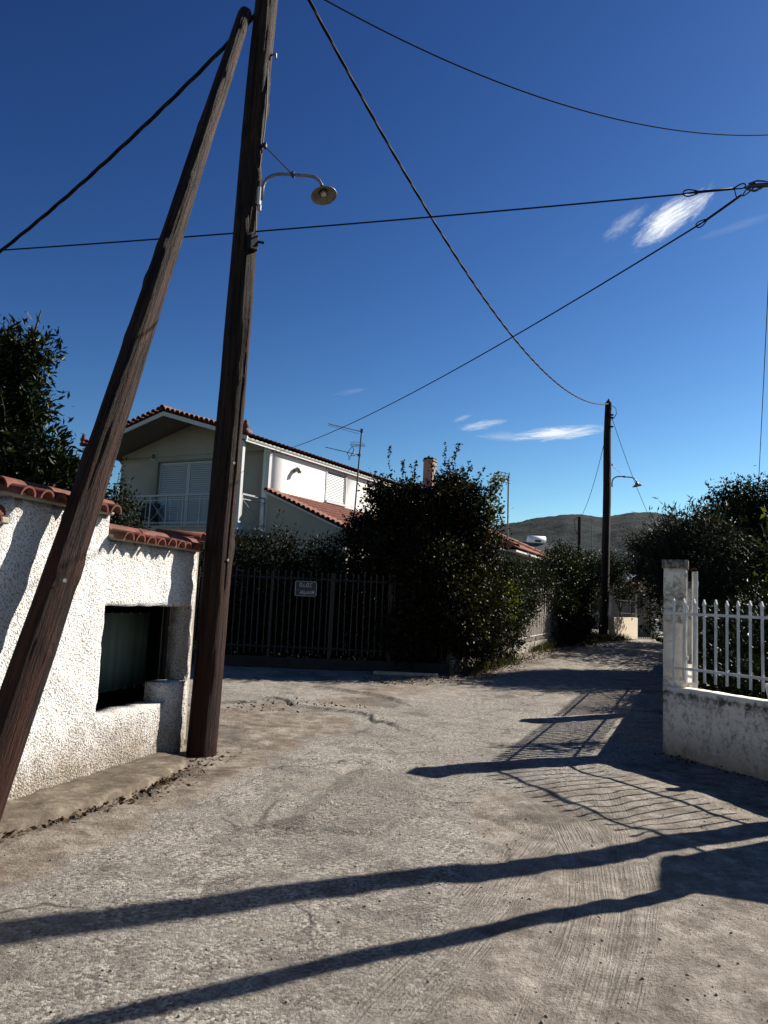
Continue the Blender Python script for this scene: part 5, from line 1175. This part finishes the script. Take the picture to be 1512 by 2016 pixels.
# bougainvillea on the corner
plant('bougainvillea', [bl(835, 1040, 17.2, 1.0, .85), bl(765, 1050, 17.0, .6, .6), bl(900, 1000, 17.0, .6, .55), bl(845, 1130, 16.9, 1.3, 1.0), bl(930, 1070, 16.9, .5, .75), bl(735, 1160, 16.7, .7, .85), bl(885, 1215, 16.5, .95, .75), bl(940, 1180, 17.0, .55, .8), bl(800, 1250, 16.6, .9, .7), bl(888, 964, 17.2, .34, .34), bl(748, 972, 17.1, .28, .26), bl(890, 1205, 15.95, .7, .75), bl(805, 1245, 15.9, .55, .6), bl(945, 1240, 16.3, .5, .6), bl(840, 1140, 16.0, .6, .6), bl(800, 985, 17.1, .4, .35), bl(715, 1040, 17.0, .3, .35)], 165000, .064, .62, 'lf_boug',
      'huge dark bougainvillea bush with a few red flowers on the corner', 'bush', base=(1.2, 17.0), trunk=.1, spread=.10, shoot=330, slen=.42, red=150, lump=.42, cl=14, shell=.7, stems=4)
# tall red-tipped shoots and brighter leaves painting sunlight on the right flank
P, D, L_ = shoots([np.array(at(x, y, 17.1)) for x, y in [(880, 940), (884, 935), (872, 945), (905, 950), (890, 945), (815, 945), (795, 935), (930, 960), (948, 985), (768, 930)]], [(.05, 0, 1), (.12, 0, 1), (0, 0, 1), (.5, 0, 1), (.2, 0, 1), (-.1, 0, 1), (-.4, 0, 1), (.5, 0, .8), (.5, 0, .7), (-.2, 0, 1)], .62, 50, .06)
fl = leaves_at(P, D, .055, .7, 'shoot_leaves', MT['lf_boug']); fl.parent = bpy.data.objects['bougainvillea']; fl.location = -Vector(bpy.data.objects['bougainvillea'].location)
P, D, c, d = crown_points([bl(968, 1000, 16.7, .16, .42), bl(972, 950, 16.7, .12, .12), bl(990, 1190, 17.6, .3, .55)], 1500, .3, .8, 10, .07)
fl = leaves_at(P, D, .075, .75, 'sunlit_leaves', MT['lf_yellow'] if False else leaf_mat('painted_sun_leaves', (.05, .06, .012), (.11, .12, .022), (.26, .25, .05), .45, .35)); fl.parent = bpy.data.objects['bougainvillea']; fl.location = -Vector(bpy.data.objects['bougainvillea'].location)
# hedges along the side fence
plant('hedge', [bl(975, 1170, 18.6, .7, .85), bl(1000, 1175, 19.8, .75, .8), bl(985, 1240, 18.2, .5, .6), bl(1040, 1152, 22.3, .7, .6)], 48000, .058, .5, 'lf_hedge', 'mid height green hedge between the corner bush and the pale pickets', 'hedge', base=(3.3, 20.5), trunk=.05, spread=.1, shoot=120, slen=.3, stems=3)
plant('creeper', [bl(1036, 1215, 22.0, .14, .35), bl(1045, 1180, 22.1, .14, .2)], 900, .085, .7, 'lf_yellow', 'bright yellow green creeper on the pale picket fence', 'plant', trunk=.012, spread=.07)
plant('laurel_shrub', [bl(1095, 1165, 24.0, .95, 1.15), bl(1128, 1140, 24.8, .7, .8), bl(1085, 1210, 23.2, .8, 1.0), bl(1115, 1235, 23.9, .85, .65), bl(1138, 1205, 25.0, .5, .8), bl(1105, 1100, 25, .4, .4)], 62000, .062, .5, 'lf_hedge', 'rounded dark green shrub bulging over the fence before the far pole', 'shrub', base=(5.8, 24.6), trunk=.08, spread=.11, shoot=160, slen=.35, stems=3)
plant('garden_shrub', [bl(1222, 1150, 31.5, .55, .7), bl(1205, 1120, 31.5, .55, .6), bl(1238, 1170, 31, .35, .35), bl(1180, 1130, 32, .8, .9)], 12000, .07, .5, 'lf_hedge', 'dark climbing shrub above the beige wall and iron railing', 'shrub', trunk=.05, spread=.12, shoot=60, slen=.35, red=14)
# right side trees
plant('olive_tree', [bl(1268, 1102, 25, .55, .6), bl(1250, 1072, 25.2, .3, .3), bl(1302, 1085, 25, .65, .6), bl(1295, 1120, 24.5, .7, .5), bl(1355, 1130, 24.0, .8, 1.0), bl(1322, 1060, 25.0, .35, .55)], 30000, .07, .26, 'lf_olive', 'grey green olive tree behind the tall white pier', base=(10.4, 25.5), trunk=.12, spread=.13, shoot=200, slen=.5, lump=.35, cl=12)
plant('oleander', [bl(1350, 1095, 17.5, .75, .85), bl(1395, 1100, 17, .8, .8), bl(1335, 1120, 18, .4, .7), bl(1410, 1200, 17, .8, 1.0)], 24000, .12, .2, 'lf_olive', 'tall oleander with narrow leaves just right of the pier top', 'shrub', base=(7.4, 17.6), trunk=.05, spread=.12, shoot=160, slen=.5, lump=.3, cl=12, stems=4)
plant('bay_tree', [bl(1460, 1035, 19, .75, .8), bl(1440, 985, 19, .38, .34), bl(1505, 990, 19.3, .7, .5), bl(1425, 1080, 18.6, .9, .9), bl(1500, 1090, 18.6, 1.2, 1.1), bl(1405, 1030, 18.8, .35, .35), bl(1590, 1050, 19, 1.4, 1.2), bl(1470, 1180, 18, 1.3, .9)], 52000, .075, .5, 'lf_orange', 'big dark evergreen tree in the garden on the right', base=(9.6, 19.3), trunk=.14, spread=.12, shoot=300, slen=.45, lump=.35, cl=12)
plant('lemon_tree', [bl(1510, 1065, 11.0, .08, .25), bl(1540, 1100, 11.0, .2, .35)], 320, .08, .5, 'lf_yellow', 'yellow green lemon sprigs at the right edge above the pickets', base=(6.1, 11.4), trunk=.03, spread=.09, shoot=20, slen=.3)
bs = [(x, y, h_*.5, r_, r_, h_*.52) for x, y, r_, h_ in [(5.0, 10.3, .55, 1.0), (5.4, 11.3, .6, 1.25), (6.2, 11.9, .75, 1.6), (5.9, 12.9, .7, 1.6), (6.8, 13.4, .85, 1.9), (7.4, 14.6, .9, 2.1), (6.6, 14.6, .7, 1.7), (7.2, 12.2, .9, 2.0), (6.1, 10.6, .7, 1.4), (7.2, 10.8, .9, 1.9)]]
plant('garden_shrub', bs, 80000, .07, .45, 'lf_orange', 'dense dark shrubs filling the garden behind the white pickets', 'shrub', base=(6.4, 12.6), trunk=.05, spread=.11, shoot=60, slen=.25, stems=3)
for cx, cy, hz, lb_ in ((13.2, 14.0, 2.6, 'unseen tree added to shade the garden beyond the right edge, middle one of three'), (13.6, 18.6, 2.7, 'unseen tree added to shade the garden beyond the right edge, farthest of three'), (12.2, 9.6, 2.3, 'unseen tree added to shade the garden beyond the right edge, nearest of three'), (10.4, 22.4, 2.9, 'round tree added to shade the road, behind the big evergreen on the right'), (11.0, 26.8, 2.9, 'round tree added to shade the road, farther back beside the olive tree')):
    plant('shade_tree', [(cx, cy, hz, 1.7, 1.7, 1.35), (cx-.9, cy+.6, hz-.2, 1.2, 1.2, 1.1), (cx+.8, cy-.9, hz, 1.2, 1.2, 1.1), (cx, cy, 1.2, 1.6, 1.6, 1.1)], 12000, .12, .5, 'lf_hedge', lb_, base=(cx, cy), trunk=.14, spread=.2, group='trees added for shade on the right', cl=12)  # added trees that block the sun over the garden and lane
# white pot seen through the pickets at the right edge
pp = Vector(rpt(1.32, -.13, .772)); pt = empty('plant_pot', pp, 0, 'chipped white pot on the low wall behind the pickets at the right edge', 'pot')
mb = MB(); mb.tube([(0, 0, 0), (0, 0, .03), (0, 0, .13), (0, 0, .15), (0, 0, .17)], [.05, .055, .075, .085, .085], 20); mb.build('pot', MT['trim'], pt, True)

# litter, pebbles, grass
def scatter(n, xr, dens):
    P = []
    while len(P) < n:
        x = rng.uniform(*xr[0], 400); y = rng.uniform(*xr[1], 400); k = dens(x, y) > rng.random(400); P += list(zip(x[k], y[k]))
    return np.array(P[:n])
def zroad(x, y):
    # nearest vertex height of the road grid
    j = np.clip(np.searchsorted(ys, y), 1, len(ys)-1); W_ = np.where(ys[j] < 2.4, 2.6+np.maximum(2.4-ys[j], 0)*.3, .2+ys[j]); i = np.clip(np.round((x/W_-us[0])/(us[1]-us[0])).astype(int), 0, len(us)-1)
    return Zg[j, i]
Q = scatter(6500, ((-3, 4.5), (2.4, 15)), lambda x, y: np.clip(.25+.75*(fbm(x*1.5, y*1.5, 3, 6)-.35)*2.5, 0, 1)*np.clip(1.25-y/15, 0.1, 1)*(np.abs(x) < .25+y*.62))
r_ = .0025+.0085*rng.random(len(Q))**4; r_[:14] *= 1.7
ph = np.array([(0, 0, 1), (.9, 0, 0), (.28, .85, 0), (-.73, .53, 0), (-.73, -.53, 0), (.28, -.85, 0), (0, 0, -.6)])
pf = [(0, 1, 2), (0, 2, 3), (0, 3, 4), (0, 4, 5), (0, 5, 1), (6, 2, 1), (6, 3, 2), (6, 4, 3), (6, 5, 4), (6, 1, 5)]
V = []; 
zq = zroad(Q[:, 0], Q[:, 1]); sc3 = rng.uniform(.6, 1.3, (len(Q), 7, 3)); an_ = rng.random(len(Q))*6.28
cs, sn = np.cos(an_), np.sin(an_); B = ph[None]*sc3*r_[:, None, None]; Xp = B[..., 0]*cs[:, None]-B[..., 1]*sn[:, None]+Q[:, :1]; Yp = B[..., 0]*sn[:, None]+B[..., 1]*cs[:, None]+Q[:, 1:]; Zp = B[..., 2]*.8+(zq+r_*.25)[:, None]
V = np.stack([Xp, Yp, Zp], -1).reshape(-1, 3); Fc = (np.array(pf)[None]+np.arange(len(Q))[:, None, None]*7).reshape(-1, 3)
t = NT('pebble_stone'); MT['pebble'] = t.fin(t.ramp(t.noise(30, 2), [(.3, (.10, .085, .07)), (.6, (.27, .24, .2)), (.75, (.42, .39, .34))]), .9)
pb = np_mesh('gravel', V, Fc, MT['pebble']); tag(pb, 'loose pebbles and grit scattered over the road', 'gravel', kind='stuff')
def litter_line(line, n, w, hz=.0):
    P_ = np.array([p[:2] for p in line]); L = np.r_[0, np.cumsum(np.hypot(*np.diff(P_, axis=0).T))]; t_ = rng.random(n)*L[-1]
    x = np.interp(t_, L, P_[:, 0])+rng.normal(size=n)*w; y = np.interp(t_, L, P_[:, 1])+rng.normal(size=n)*w; return np.stack([x, y], -1)
LQ = np.vstack([litter_line(kl, 420, .05), litter_line(gp([(300, 1560), (340, 1532), (380, 1505), (430, 1490)]), 160, .10), litter_line([wpt(.2, .12)[:2], wpt(4, .1)[:2]], 120, .1), litter_line([(1.9, 15.5), (3.3, 18.4), (4.9, 21.7), (6.4, 24.5)], 2000, .22),
                litter_line(gp([(740, 1345), (880, 1340)]), 400, .3), litter_line(gp([(700, 1400), (560, 1390), (440, 1400)]), 120, .2), litter_line([rpt(0, .12)[:2], rpt(3, .12)[:2]], 110, .08)])
zl = zroad(LQ[:, 0], LQ[:, 1])+.012; dl = rng.normal(size=(len(LQ), 3)); dl[:, 2] *= .35
o = leaves_at(np.c_[LQ, zl+rng.random(len(LQ))*.02], dl, .038, .5, 'leaf_litter', MT['lf_dry']); tag(o, 'brown fallen leaves along the kerb and fence foot', 'leaf litter', kind='stuff')
def grass(line, n, w, h, label):
    q = litter_line(line, n, w); z = hgt(q[:, 0], q[:, 1])-.01; d_ = rng.normal(size=(n, 3))*.35+np.array([0, 0, 1.]); o = leaves_at(np.c_[q, z], d_, h, .06, 'grass', MT['lf_grass'], jit=.6); tag(o, label, 'grass', kind='stuff')
grass([(6.1, 24.0), (7.0, 25.4), (7.6, 26.6), (8.6, 27.4)], 3000, .22, .2, 'ragged green grass round the foot of the far pole')
grass([(3.9, 20.4), (5.2, 22.9), (6.3, 24.6)], 1500, .16, .22, 'dry grass tufts along the foot of the pale fence')
grass([(1.75, 15.55), (1.9, 15.8), (3.2, 18.4)], 700, .12, .22, 'straggly weeds at the fence corner')
